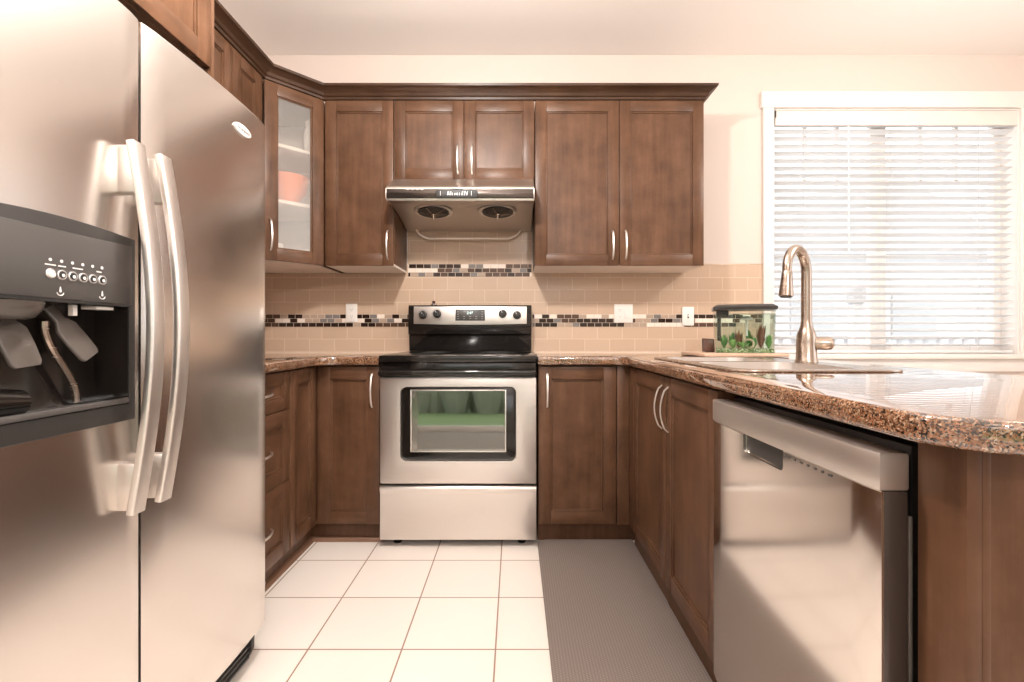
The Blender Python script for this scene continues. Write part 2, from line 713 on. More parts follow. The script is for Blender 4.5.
# window: casing, jambs, sashes, muntins, glass, sill
bm = B()
box(bm, 1.566, WX0 + 0.004, WY - 0.022, WY, 0.905, 2.46, 0.003)
box(bm, WX1 - 0.004, WX1 + 0.06, WY - 0.022, WY, 0.905, 2.46, 0.003)
box(bm, 1.553, WX1 + 0.075, WY - 0.028, WY, 2.458, 2.560, 0.004)
box(bm, 1.540, WX1 + 0.09, WY - 0.05, WY + 0.06, 0.880, 0.912, 0.006)     # stool
box(bm, 1.566, WX1 + 0.06, WY - 0.020, WY, 0.80, 0.880, 0.003)     # apron
win = structure('window_1', bm, WHITE_PAINT)
bm = B()
JX0, JX1 = WX0 + 0.012, WX1 - 0.012
box(bm, WX0, JX0, WY - 0.005, WY + 0.14, WZ0, WZ1)
box(bm, JX1, WX1, WY - 0.005, WY + 0.14, WZ0, WZ1)
box(bm, JX0, JX1, WY - 0.005, WY + 0.14, WZ1 - 0.012, WZ1)
structure('window_jamb', bm, WHITE_PAINT, win)
GY = WY + 0.115
bm = B()
MX = 2.375
fw = 0.05
for (a, b2) in ((JX0, MX), (MX, JX1)):
    box(bm, a, a + fw, GY - 0.02, GY + 0.02, WZ0, WZ1 - 0.012, 0.003)
    box(bm, b2 - fw, b2, GY - 0.02, GY + 0.02, WZ0, WZ1 - 0.012, 0.003)
    box(bm, a + fw, b2 - fw, GY - 0.02, GY + 0.02, WZ0, WZ0 + fw, 0.003)
    box(bm, a + fw, b2 - fw, GY - 0.02, GY + 0.02, WZ1 - 0.012 - fw, WZ1 - 0.012, 0.003)
structure('window_sash', bm, WHITE_PAINT, win)
bm = B()
for (a, b2) in ((JX0 + fw, MX - fw), (MX + fw, JX1 - fw)):
    for k in (1, 2):
        x = a + (b2 - a) * k / 3
        box(bm, x - 0.011, x + 0.011, GY - 0.012, GY + 0.012, 2.03, WZ1 - 0.05)
    box(bm, a, b2, GY - 0.012, GY + 0.012, 2.02, 2.042)
structure('window_muntin', bm, WHITE_PAINT, win)
bm = B()
box(bm, JX0 + 0.02, MX - 0.02, GY - 0.003, GY + 0.003, WZ0 + 0.02, WZ1 - 0.03)
box(bm, MX + 0.02, JX1 - 0.02, GY - 0.003, GY + 0.003, WZ0 + 0.02, WZ1 - 0.03)
structure('window_pane', bm, GLASS, win)

# horizontal blind
bl = thing('window_blind', 'white horizontal slatted blind hanging in the window behind the faucet', 'blind', (2.4, WY + 0.02, 0.915))
bm = B()
box(bm, JX0 + 0.005, JX1 - 0.005, WY - 0.012, WY + 0.004, 2.352, 2.446, 0.004)
part('valance', bm, VALANCE, bl, 'cream valance across the top of the blind')
bm = B()
box(bm, JX0 + 0.01, JX1 - 0.01, WY + 0.006, WY + 0.058, 2.395, 2.445, 0.003)
part('headrail', bm, SLAT, bl)
bm = B()
ys = WY + 0.032
zt, zb, pit = 2.375, 0.965, 0.0470
k = 0
tilt = math.radians(16)
z = zt
while z > zb:
    M = Matrix.Translation((0, ys, z)) @ Matrix.Rotation(-tilt, 4, 'X')
    t = bmesh.new()
    pr = []
    for i in range(7):
        s = -0.025 + 0.05 * i / 6
        pr.append((s, 0.003 * (1 - (s / 0.025) ** 2)))
    poly = [(a, b + 0.0012) for a, b in pr] + [(a, b - 0.0012) for a, b in pr[::-1]]
    prism(bm, poly, 'x', JX0 + 0.012, JX1 - 0.012, 0, 0, M)
    z -= pit
    k += 1
t.free()
part('slats', bm, SLAT, bl)
bm = B()
box(bm, JX0 + 0.012, JX1 - 0.012, ys - 0.026, ys + 0.026, 0.916, 0.934, 0.004)
part('bottom_rail', bm, SLAT, bl)
for x in (1.83, 2.385, 2.94):
    for dy in (-0.027, 0.027):
        bm = B()
        tube(bm, [(x, ys + dy, 2.40), (x, ys + dy, 0.93)], 0.0012, 0, 6)
        part('ladder_cord', bm, CORD, bl)
bm = B()
tube(bm, [(2.105, WY - 0.010, 2.36), (2.107, WY - 0.013, 1.55)], 0.0035, 0, 8)
part('tilt_wand', bm, SLAT, bl)
bm = B()
tube(bm, [(1.645, WY - 0.014, 2.44), (1.645, WY - 0.014, 2.40)], 0.004, 0, 8)
part('valance_clip', bm, DGREY, bl)

# backsplash tile on the walls
bm = B()
box(bm, XL, 1.566, WY - 0.006, WY, 0.90, 1.472)
box(bm, -0.672, 0.108, WY - 0.006, WY, 1.472, 1.90)
structure('trim_1', bm, SUBWAY_B)
bm = B()
box(bm, XL, XL + 0.006, 1.56, WY - 0.006, 0.90, 1.42)
structure('trim_2', bm, SUBWAY_L)
MOS = [mat('mosaic_dark_brown', (0.030, 0.016, 0.011), 0.15), mat('mosaic_brown', (0.095, 0.052, 0.034), 0.15),
       mat('mosaic_cream', (0.86, 0.76, 0.67), 0.2), mat('mosaic_taupe', (0.46, 0.35, 0.27), 0.2), mat('mosaic_grey', (0.22, 0.20, 0.19), 0.12),
       mat('mosaic_grout', (0.70, 0.58, 0.47), 0.7)]


def mosaic(name, x0, x1, z0, rows=3):
    bm = B()
    ph = 0.0265
    box(bm, x0, x1, WY - 0.0068, WY - 0.005, z0, z0 + rows * ph, 0, 5)
    for r in range(rows):
        x = x0 - random.random() * 0.047
        last = -1
        while x < x1:
            a, b2 = max(x, x0) + 0.001, min(x + 0.0455, x1) - 0.0005
            if b2 - a > 0.006:
                # colours come in short runs
                if last in (0, 1, 2) and random.random() < 0.45:
                    c_ = last
                else:
                    c_ = random.choice((0, 0, 1, 2, 2, 3, 3, 4))
                last = c_
                box(bm, a, b2, WY - 0.0085, WY - 0.006, z0 + r * ph + 0.001, z0 + (r + 1) * ph - 0.001, 0.0006, c_, None, 1)
            x += 0.047
    return structure(name, bm, MOS)


mosaic('trim_3', XL + 0.007, -0.66, 1.081)
mosaic('trim_4', 0.112, 1.566, 1.081)
mosaic('trim_5', -0.672, 0.108, 1.398)
# small bead over the tile edge right of the cabinets
bm = B()
box(bm, 1.07, 1.566, WY - 0.009, WY, 1.468, 1.480, 0.002)
structure('trim_6', bm, SUBWAY_B)
# baseboards in the dining part
bm = B()
box(bm, 1.4, XR, WY - 0.015, WY, 0, 0.11, 0.003)
structure('baseboard_back', bm, WHITE_PAINT)


# ------------------------------------------------------------------ refrigerator
FX = -0.802
fr = thing('refrigerator', 'tall stainless steel side-by-side refrigerator at left', 'refrigerator', (-1.2, 1.06, 0))
bm = B()
box(bm, -1.59, -0.895, 0.605, 1.520, 0.03, 1.775, 0.004)
part('cabinet_body', bm, FRIDGE_SIDE, fr)


def fridge_door(y0, y1, bul, name, hy):
    pts = []
    n = 16
    for i in range(n + 1):
        t = i / n
        s = 2 * t - 1
        e = 0.004 * (max(0.0, abs(s) - 0.95) / 0.05) ** 2      # rounded vertical edges
        pts.append((FX + bul * (1 - s * s) - e, y0 + (y1 - y0) * t))
    pts += [(-0.887, y1), (-0.887, y0)]
    bm = B()
    prism(bm, pts, 'z', 0.108, 1.708, 0.006, 0, None, 3, 'caps')
    d = part(name, bm, STEEL_FRIDGE, fr)
    # bowed bar handle on two blocks
    hb = B()
    path = []
    m = 24
    for i in range(m + 1):
        t = i / m
        path.append((-0.774 + 0.041 * math.sin(PI * t), hy, 0.668 + 0.754 * t))
    sweep(hb, path, rrect(0.036, 0.016, 0.005, 3), (0, 1, 0))
    for z0, z1 in ((1.318, 1.415), (0.674, 0.770)):
        box(hb, FX - 0.004, -0.770 + 0.006, hy - 0.013, hy + 0.013, z0, z1, 0.004)
    h = part('handle', hb, SATIN, d)
    return d


fz = fridge_door(0.612, 1.009, 0.004, 'freezer_door', 0.962)
ff = fridge_door(1.016, 1.522, 0.010, 'fridge_door', 1.037)
# dispenser opening
DY0, DY1, DZ0, DZ1 = 0.680, 0.979, 0.888, 1.088
c = B()
box(c, -0.875, -0.7, 0.665, 0.972, 0.880, 1.095)
cut(fz, c)
dp = B()
by0, by1 = 0.664, 0.996
arch = [(by0, 0.853), (by1, 0.853)] + [(by1 - (by1 - by0) * i / 12, 1.231 + 0.010 * math.sin(PI * i / 12)) for i in range(13)]
prism(dp, arch, 'x', -0.818, -0.801, 0.003, 0)
dz = part('dispenser', dp, DGREY, fr, 'dark grey ice and water dispenser set in the left door')
c = B()
box(c, -0.9, -0.7, DY0, DY1, DZ0, DZ1)
cut(dz, c)
# lining with curved back
bm = B()
N = 10
ins = [(-0.803, DZ0 + 0.001)]
prof = [(-0.803, DZ0 + 0.0015), (-0.855, DZ0 + 0.0015), (-0.868, DZ0 + 0.02), (-0.872, DZ0 + 0.06), (-0.872, DZ1 - 0.03), (-0.865, DZ1 - 0.0015), (-0.803, DZ1 - 0.0015)]
t = bmesh.new()
vs = []
for yv in (DY0 + 0.0015, DY1 - 0.0015):
    vs.append([t.verts.new((x, yv, z)) for x, z in prof])
for i in range(len(prof) - 1):
    t.faces.new((vs[0][i], vs[0][i + 1], vs[1][i + 1], vs[1][i]))
t.faces.new(vs[0])
t.faces.new(vs[1][::-1])
for f in t.faces:
    f.smooth = True
me = bpy.data.meshes.new('tmp')
t.to_mesh(me)
t.free()
bm.from_mesh(me)
part('cavity_lining', bm, CAVITY, dz)
bm = B()
box(bm, -0.8014, -0.7985, 0.676, 0.984, 1.094, 1.214, 0.001)
part('control_panel', bm, PANELGREY, dz)
for i in range(6):
    y = 0.810 + 0.0203 * i
    bm = B()
    lathe(bm, [(0.0088, 0), (0.0088, 0.002), (0.0075, 0.0026), (0.0060, 0.0020)], (-0.7988, y, 1.136), (1, 0, 0), 20)
    o = part('button_ring', bm, CHROME_RING, dz)
    bm = B()
    lathe(bm, [(0.0062, 0.001), (0.0062, 0.0030), (0.0045, 0.0038)], (-0.7988, y, 1.136), (1, 0, 0), 20)
    lathe(bm, [(0.0030, 0.0035), (0.0030, 0.0042)], (-0.7988, y, 1.135), (1, 0, 0), 12, 1)
    part('button', bm, [WHITE_P if i == 0 else BLACKM, WHITE_MARK], dz)
for i in range(6):
    y = 0.810 + 0.0203 * i
    bm = B()
    lathe(bm, [(0.0028, 0), (0.0028, 0.0006)], (-0.7986, y, 1.160), (1, 0, 0), 10)
    part('indicator_mark', bm, WHITE_MARK, dz)
for y, w in ((0.810, 0.019), (0.831, 0.014), (0.861, 0.020), (0.905, 0.011)):
    bm = B()
    box(bm, -0.7988, -0.7979, y - w / 2, y + w / 2, 1.1500, 1.1522)
    part('caption_mark', bm, WHITE_MARK, dz)
for y in (0.828, 0.912):
    # water drop over a cupped arc
    bm = B()
    prism(bm, [(y - 0.0006, 1.115), (y + 0.0006, 1.115), (y + 0.0022, 1.1065), (y, 1.1045), (y - 0.0022, 1.1065)], 'x', -0.7988, -0.7979)
    part('spout_icon', bm, WHITE_MARK, dz)
    bm = B()
    tube(bm, [(-0.7984, y + 0.006 * math.cos(a), 1.1045 + 0.005 * math.sin(a)) for a in [PI + PI * i / 8 for i in range(9)]], 0.0009, 0, 6, (1, 0, 0))
    part('cup_icon', bm, WHITE_MARK, dz)
# ice chute, two paddles, water tube, tray
bm = B()
lathe(bm, [(0.052, 0.0), (0.050, -0.012), (0.040, -0.026), (0.030, -0.030)], (-0.835, 0.765, DZ1 - 0.002), (0, 0, 1), 24)
part('ice_chute', bm, PADDLE, dz)


def paddle(y, name, dy, w):
    bm = B()
    top = Vector((-0.850, y, DZ1 - 0.006))
    d = Vector((0.34, dy, -1)).normalized()
    path = [top + d * s for s in (0, 0.03, 0.045, 0.075, 0.105, 0.112)]
    ws = [w * 0.5, w * 0.5, w, w * 1.05, w, w * 0.8]

    def pf(tt):
        i = min(5, int(round(tt * 5)))
        return rrect(ws[i], 0.007, 0.0033, 3)
    sweep(bm, path, pf, (0, 1, -0.1))
    part(name, bm, PADDLE, dz)


paddle(0.775, 'ice_paddle', 0.12, 0.056)
paddle(0.858, 'water_paddle', 0.55, 0.050)
bm = B()
pp = []
for i in range(15):
    t = i / 14
    pp.append((-0.845 - 0.006 * t, 0.846 + 0.070 * (3 * t * t - 2 * t ** 3), 1.055 - 0.155 * t))
tube(bm, pp, 0.0065, 0, 10, (1, 0, 0))
part('water_tube', bm, NICKEL, dz)
bm = B()
tube(bm, [(-0.842, 0.690, 0.925), (-0.842, 0.80, 0.915)], lambda t: 0.030 - 0.008 * t, 0, 16)
part('drain_moulding', bm, BLACK, dz)
bm = B()
box(bm, -0.856, -0.800, DY0 + 0.004, DY1 - 0.004, DZ0 + 0.002, DZ0 + 0.008, 0.001)
box(bm, -0.808, -0.798, DY0 + 0.003, DY1 - 0.003, DZ0 + 0.002, DZ0 + 0.013, 0.002)
part('drip_tray', bm, PANELGREY, dz)
bm = B()
box(bm, -0.83, -0.82, 0.875, 0.884, DZ1 - 0.022, DZ1 - 0.002, 0.001)
part('dispenser_nozzle', bm, WHITE_P, dz)
bm = B()
box(bm, -0.84, -0.81, 0.912, 0.952, DZ1 - 0.008, DZ1 - 0.002, 0.001)
part('dispenser_lamp', bm, WHITE_P, dz)
for ch in [dz] + list(dz.children):
    q = Vector((0, 0, 1.03)) - fr.location
    ch.data.transform(Matrix.Translation(q) @ Matrix.Scale(0.984, 4) @ Matrix.Translation(-q))
# badge
bm = B()
M = Matrix.Translation((FX + 0.0075, 1.372, 1.626)) @ Matrix.Rotation(PI / 2, 4, 'Z') @ Matrix.Rotation(PI / 2, 4, 'X')
ell = [(0.042 * math.cos(2 * PI * i / 32), 0.0155 * math.sin(2 * PI * i / 32)) for i in range(32)]
t = B()
prism(t, ell, 'z', 0, 0.005, 0.0018, 0)
t.transform(M)
merge(bm, t)
bd = part('badge', bm, mat('badge_silver', (0.86, 0.84, 0.80), 0.35, 0.3), ff, 'small oval silver badge')
bm = text_bm('Whirlpool', 0.0150, M @ Matrix.Translation((0, 0, 0.0052)))
part('badge_lettering', bm, DGREY, ff)
# hinge covers and grille
for y0, y1 in ((0.63, 0.72), (1.43, 1.505)):
    bm = B()
    prism(bm, [(-0.892, 1.7085), (-0.83, 1.7085), (-0.825, 1.715), (-0.85, 1.728), (-0.892, 1.732)], 'y', y0, y1, 0.003)
    part('hinge_cover', bm, FRIDGE_SIDE, fr)
bm = B()
box(bm, -0.905, -0.866, 0.62, 1.495, 0.010, 0.092, 0.002)
prism(bm, [(-0.868, 0.010), (-0.838, 0.014), (-0.826, 0.040), (-0.824, 0.086), (-0.834, 0.094), (-0.868, 0.094)], 'y', 1.478, 1.497, 0.003, 0)
box(bm, -0.868, -0.832, 1.497, 1.515, 0.088, 0.104, 0.002)
gr = part('base_grille', bm, BLACKM, fr)
for i in range(5):
    z0 = 0.014 + 0.0165 * i
    bm = B()
    prism(bm, [(-0.866, z0), (-0.832, z0 + 0.003), (-0.832, z0 + 0.0065), (-0.866, z0 + 0.006)], 'y', 0.63, 1.479, 0, 0)
    part('grille_slat', bm, PANELGREY, gr)

# panel at the refrigerator's far side, cabinet over it
bm = B()
box(bm, XL + 0.002, -0.985, 1.531, 1.546, 0, 2.41, 0.001)
solo('fridge_end_panel', bm, WOOD, 'tall brown wooden end panel between the refrigerator and the left wall cabinets', 'cabinet panel', (-1.3, 1.54, 0))
oc = thing('over_fridge_cabinet', 'brown wooden cabinet mounted above the refrigerator', 'cabinet', (-1.3, 1.08, 1.894))
bm = B()
box(bm, XL + 0.002, -1.007, 0.61, 1.530, 1.894, 2.41, 0.001)
part('carcass', bm, WOOD, oc)
for y0, y1, hx in ((0.613, 1.068, 1), (1.072, 1.528, -1)):
    M = frame((0, 1, 0), (1, 0, 0), (-0.985, y0, 1.896))
    dd = part('door', shaker(M, y1 - y0, 0.51), WOOD, oc)
    part('handle', pull(M, (y1 - y0) - 0.03 if hx > 0 else 0.03, 0.13), SATIN, dd)

# ------------------------------------------------------------------ wall cabinets
UB, UT = 1.42, 2.352
lc = thing('wall_cabinet', 'brown wall cabinet on the left wall, partly hidden behind the refrigerator', 'cabinet', (-1.45, 1.98, UB))
bm = B()
box(bm, XL + 0.002, -1.312, 1.548, 2.412, UB + 0.012, UT, 0.001)
part('carcass', bm, WOOD, lc)
bm = B()
box(bm, XL + 0.004, -1.300, 1.550, 2.410, UB, UB + 0.012)
part('bottom_panel', bm, PALE, lc)
for y0, y1, hs in ((1.550, 1.902, 1), (1.906, 2.157, 1), (2.160, 2.410, 0)):
    M = frame((0, 1, 0), (1, 0, 0), (-1.290, y0, UB + 0.003))
    dd = part('door', shaker(M, y1 - y0, UT - UB - 0.004), WOOD, lc)
    part('handle', pull(M, (y1 - y0) - 0.03 if hs else 0.03, 0.13), SATIN, dd)

# diagonal corner cabinet with glass door
A_, C_ = Vector((-1.2885, 2.428)), Vector((-1.0735, 2.650))
du = (C_ - A_).normalized()
dn = Vector((du.y, -du.x))
Ai, Ci = A_ - dn * 0.021, C_ - dn * 0.021
cc = thing('corner_wall_cabinet', 'brown corner wall cabinet with a frosted glass door', 'cabinet', (-1.35, 2.75, UB))
poly = [(XL + 0.002, 2.416), (-1.312, 2.416), tuple(Ai), tuple(Ci), (-1.083, WY - 0.008), (XL + 0.002, WY - 0.008)]
bm = B()
box(bm, XL + 0.002, -1.312, 2.415, 2.430, UB, UT)
box(bm, -1.098, -1.083, 2.672, WY - 0.008, UB, UT)
prism(bm, poly, 'z', UT - 0.018, UT)
part('carcass', bm, WOOD, cc)
inn = [(XL + 0.018, 2.432), (-1.318, 2.432), tuple(Ai - dn * 0.004), tuple(Ci - dn * 0.004), (-1.100, WY - 0.024), (XL + 0.018, WY - 0.024)]
bm = B()
prism(bm, poly, 'z', UB, UB + 0.018)
part('bottom_panel', bm, PALE, cc)
bm = B()
box(bm, XL + 0.002, XL + 0.017, 2.432, WY - 0.008, UB + 0.018, UT - 0.018)
box(bm, XL + 0.017, -1.099, WY - 0.023, WY - 0.008, UB + 0.018, UT - 0.018)
part('inner_back', bm, CAB_WHITE, cc)
sh = [(XL + 0.018, 2.435), (-1.33, 2.435), tuple(Ai - dn * 0.03 + du * 0.01), tuple(Ci - dn * 0.03 - du * 0.01), (-1.101, WY - 0.025), (XL + 0.018, WY - 0.025)]
for z in (1.742, 2.042):
    bm = B()
    prism(bm, sh, 'z', z, z + 0.018, 0.001)
    part('shelf', bm, CAB_WHITE, cc)
M = frame((du.x, du.y, 0), (dn.x, dn.y, 0), (A_.x, A_.y, UB + 0.002))
Lw = (C_ - A_).length
dd = part('door', shaker(M, Lw, UT - UB - 0.004, 0.02, 0.062, True), WOOD, cc)
bm = B()
box(bm, 0.064, Lw - 0.064, 0.0095, 0.0135, 0.064, UT - UB - 0.068, 0, 0, M)
part('glass_pane', bm, FROST, dd)
part('handle', pull(M, 0.028, 0.13), SATIN, dd)
# what stands inside
ORANGE = mat('orange_ceramic', (0.75, 0.20, 0.07), 0.3)
PORC = mat('white_porcelain', (0.85, 0.83, 0.80), 0.2)


def vessel(name, prof, at, m, label, cat):
    bm = B()
    lathe(bm, prof, at, (0, 0, 1), 28)
    return solo(name, bm, m, label, cat, at)


cx, cy = -1.27, 2.70
vessel('serving_bowl', [(0.045, 0), (0.05, 0.01), (0.10, 0.07), (0.118, 0.155), (0.113, 0.155), (0.095, 0.07), (0.045, 0.015)], (-1.285, 2.66, 1.7605), ORANGE,
       'orange bowl on the middle shelf behind the frosted glass door', 'bowl')
vessel('pitcher', [(0.045, 0), (0.05, 0.02), (0.052, 0.12), (0.04, 0.17), (0.045, 0.2), (0.042, 0.2), (0.036, 0.17), (0.045, 0.12), (0.04, 0.02)], (-1.175, 2.745, 2.0605), PORC,
       'white pitcher on the top shelf behind the frosted glass door', 'pitcher')
vessel('soup_bowl', [(0.035, 0), (0.04, 0.008), (0.075, 0.05), (0.08, 0.07), (0.076, 0.07), (0.07, 0.05), (0.03, 0.012)], (-1.20, 2.70, 1.4385), PORC,
       'white bowl on the cabinet bottom behind the frosted glass, right', 'bowl')
vessel('mug', [(0.036, 0), (0.04, 0.006), (0.04, 0.10), (0.037, 0.10), (0.036, 0.01)], (-1.33, 2.62, 1.4385), PORC,
       'white mug on the cabinet bottom behind the frosted glass, left', 'mug')

# cabinets on the back wall
UF = 2.65


def wall_cab(name, label, x0, x1, z0, doors, handles):
    w = thing(name, label, 'cabinet', ((x0 + x1) / 2, 2.82, z0))
    bm = B()
    box(bm, x0, x1, UF + 0.021, WY - 0.008, z0 + 0.012, UT, 0.001)
    part('carcass', bm, WOOD, w)
    bm = B()
    box(bm, x0 + 0.002, x1 - 0.002, UF + 0.012, WY - 0.010, z0, z0 + 0.012)
    part('bottom_panel', bm, PALE, w, 'pale underside')
    for (a, b2), hx in zip(doors, handles):
        M = frame((1, 0, 0), (0, -1, 0), (a, UF, z0 + 0.001))
        dd = part('door', shaker(M, b2 - a, UT - z0 - 0.003), WOOD, w)
        part('handle', pull(M, hx - a, 0.115), SATIN, dd)
    return w


wall_cab('wall_cabinet', 'narrow one-door brown wall cabinet left of the range hood', -1.066, -0.680, UB, [(-1.066, -0.682)], [-0.714])
wall_cab('wall_cabinet', 'short two-door brown wall cabinet above the range hood', -0.677, 0.112, 1.902, [(-0.676, -0.286), (-0.282, 0.111)], [-0.319, -0.239])
wall_cab('wall_cabinet', 'wide two-door brown wall cabinet right of the range hood', 0.116, 1.066, UB, [(0.117, 0.588), (0.592, 1.065)], [0.552, 0.625])

# crown moulding over all of them
prof = [(-0.018, 0.0), (0.006, 0.0), (0.008, 0.012), (0.016, 0.016), (0.022, 0.030), (0.040, 0.046), (0.057, 0.052), (0.060, 0.064), (-0.018, 0.064)]
ctr = [Vector((-1.2885, 1.547)), Vector((-1.2885, 2.428)), Vector((-1.0735, 2.650)), Vector((1.066, 2.650)), Vector((1.066, WY - 0.002))]
t = bmesh.new()
rings = []
for i, p in enumerate(ctr):
    d0 = (ctr[i] - ctr[i - 1]).normalized() if i else None
    d1 = (ctr[i + 1] - ctr[i]).normalized() if i < len(ctr) - 1 else None
    n0 = Vector((d0.y, -d0.x)) if d0 else None
    n1 = Vector((d1.y, -d1.x)) if d1 else None
    if n0 is None:
        v = n1
    elif n1 is None:
        v = n0
    else:
        v = (n0 + n1)
        v = v / (v.dot(n0))
    rings.append([t.verts.new((p.x + v.x * a, p.y + v.y * a, UT + 0.0005 + b)) for a, b in prof])
k = len(prof)
for r0, r1 in zip(rings, rings[1:]):
    for j in range(k):
        t.faces.new((r0[j], r0[(j + 1) % k], r1[(j + 1) % k], r1[j]))
t.faces.new(rings[0])
t.faces.new(rings[-1][::-1])
bm = B()
merge(bm, t, 0)
solo('crown_moulding', bm, CROWN, 'brown crown moulding, shade painted in, running along the tops of the wall cabinets', 'moulding', (0, 2.65, UT), None, 25)

# ------------------------------------------------------------------ range hood
hd = thing('range_hood', 'stainless range hood under the short cabinets above the stove', 'range hood', (-0.285, 2.75, 1.68))
hx0, hx1 = -0.674, 0.104
Z0 = 1.735
outer = [(2.655, 1.899), (2.62, 1.897), (2.478, 1.812), (2.470, 1.800), (2.470, 1.748), (2.474, Z0), (2.486, Z0)]
inner = []
for i in range(11):
    t_ = i / 10
    y = 2.486 + (2.955 - 2.486) * t_
    z = Z0 + 0.012 * math.sin(PI * min(1, t_ * 1.1)) - (Z0 - 1.682) * t_ ** 1.5
    inner.append((y, z))
poly = outer + inner + [(WY - 0.010, 1.682), (WY - 0.010, 1.899)]
bm = B()
prism(bm, poly, 'x', hx0, hx1, 0.0015, 0, None, 1)
part('hood_body', bm, HOODM, hd)
bm = B()
prism(bm, [(2.4705, 1.797), (2.465, 1.795), (2.462, 1.772), (2.465, 1.748), (2.4705, 1.746)], 'x', hx0 + 0.003, hx1 - 0.003, 0.001)
part('front_strip', bm, STRIPM, hd, 'dark glossy front strip')
for xx in (hx0 - 0.0005, hx1 - 0.0035):
    bm = B()
    prism(bm, [(2.474, 1.800), (2.461, 1.797), (2.458, 1.772), (2.461, 1.744), (2.474, 1.741)], 'x', xx, xx + 0.004, 0.001)
    part('end_cap', bm, STEEL, hd)
bm = B()
t = B()
prism(t, rrect(0.220, 0.045, 0.014, 4), 'z', 0, 0.004, 0.001)
M = Matrix.Translation((-0.302, 2.4625, 1.769)) @ Matrix.Rotation(PI / 2, 4, 'X')
t.transform(M)
merge(bm, t)
cp = part('control_panel', bm, BLACKM, hd)
# row of button marks
for i, (w_, h_, sl) in enumerate(((0.012, 0.020, 1), (0.010, 0.018, 1), (0.008, 0.012, 0), (0.010, 0.011, 0), (0.009, 0.012, 0), (0.008, 0.012, 0), (0.010, 0.020, 1), (0.010, 0.021, 1), (0.009, 0.018, 1))):
    x = -0.352 + 0.0125 * i
    bm = B()
    prism(bm, [(x, 1.760), (x + w_ * 0.55, 1.760), (x + w_ * 0.55 + sl * 0.004, 1.760 + h_), (x + sl * 0.004, 1.760 + h_)], 'y', 2.4568, 2.4588)
    part('button_mark', bm, WHITE_MARK, cp)
for x in (-0.388, -0.226):
    bm = B()
    box(bm, x, x + 0.002, 2.4568, 2.4588, 1.757, 1.781)
    part('divider_mark', bm, WHITE_MARK, cp)
bm = B()
pts = []
for i in range(41):
    t_ = i / 40
    pts.append((-0.575 + 0.10 * t_, 2.4625 - 0.001, 1.7915 + 0.0035 * math.sin(t_ * 26) * (1 - 0.4 * t_)))
tube(bm, pts, 0.0013, 0, 6, (0, 1, 0))
part('script_mark', bm, WHITE_MARK, hd)
bm = B()
box(bm, -0.330, -0.268, 2.461, 2.470, 1.7935, 1.8005, 0.001)
part('name_plate', bm, BRIGHT, hd)
# two fan inlets with cones and drip screws
for fx in (-0.458, -0.095):
    bm = B()
    yc = 2.66
    zc = 1.728
    ax = Vector((0, -0.10, -1)).normalized()
    lathe(bm, [(0.105, 0.0), (0.108, 0.003), (0.098, 0.007), (0.092, 0.004), (0.084, 0.004)], (fx, yc, zc), ax, 40)
    f_ = part('fan_inlet', bm, SATIN, hd)
    bm = B()
    lathe(bm, [(0.088, 0.004), (0.086, 0.009), (0.050, 0.012), (0.015, 0.013)], (fx, yc, zc), ax, 32)
    part('fan_grille', bm, BLACKM, f_)
    bm = B()
    for i in range(6):
        a = 2 * PI * i / 6 + 0.3
        tube(bm, [(fx + 0.012 * math.cos(a), yc + 0.012 * math.sin(a), zc - 0.020), (fx + 0.095 * math.cos(a), yc + 0.095 * math.sin(a), zc - 0.008)], 0.0025, 0, 6)
    lathe(bm, [(0.015, 0.010), (0.015, 0.022), (0.008, 0.030), (0.005, 0.044), (0.002, 0.048)], (fx, yc, zc), ax, 16)
    part('fan_hub', bm, NICKEL, f_)
bm = B()
pts = [(-0.610, 2.93, 1.683), (-0.600, 2.93, 1.668)]
for i in range(9):
    t_ = i / 8
    pts.append((-0.590 + 0.07 * t_, 2.93, 1.655 - 0.026 * math.sin(PI / 2 * t_)))
q = [(-0.570 - p[0], p[1], p[2]) for p in pts[::-1]]
tube(bm, pts + q, 0.0055, 0, 8, (0, 1, 0))
part('grease_cup', bm, PALE, hd, 'cream rim of the grease cup at the rear')

# ------------------------------------------------------------------ stove
st = thing('stove', 'stainless and black electric range standing between the base cabinets', 'stove', (-0.273, 2.6, 0))
sx0, sx1 = -0.652, 0.106
bm = B()
box(bm, sx0, sx1, 2.318, 2.955, 0.035, 0.905, 0.003)
part('oven_body', bm, BLACKM, st)
for x in (sx0 + 0.07, sx1 - 0.07):
    for y in (2.35, 2.90):
        bm = B()
        lathe(bm, [(0.020, 0), (0.022, 0.006), (0.012, 0.010), (0.012, 0.036)], (x, y, 0), (0, 0, 1), 16)
        part('foot', bm, BLACKM, st)
bm = B()
box(bm, sx0 - 0.004, sx1 + 0.004, 2.270, 2.900, 0.898, 0.931, 0.006)
ct = part('cooktop', bm, BLACK, st, 'black glass cooktop')
RING = mat('burner_print', (0.16, 0.155, 0.15), 0.25)
for x, y, r in ((-0.455, 2.40, 0.105), (-0.095, 2.40, 0.085), (-0.455, 2.72, 0.080), (-0.095, 2.72, 0.100)):
    bm = B()
    for r2 in (r, r * 0.6):
        lathe(bm, [(r2 - 0.003, 0), (r2 - 0.003, 0.0005), (r2, 0.0005), (r2, 0)], (x, y, 0.9308), (0, 0, 1), 40)
    part('burner_ring', bm, RING, ct)
bm = B()
box(bm, sx0 + 0.001, sx1 - 0.001, 2.290, 2.322, 0.826, 0.897, 0.003)
part('vent_band', bm, BLACK, st)
# drawer
bm = B()
prism(bm, [(2.316, 0.036), (2.284, 0.036), (2.280, 0.040), (2.280, 0.262), (2.274, 0.275), (2.272, 0.288), (2.277, 0.298), (2.290, 0.300), (2.316, 0.300)], 'x', sx0, sx1, 0.0015, 0, None, 1)
part('storage_drawer', bm, STEEL, st)
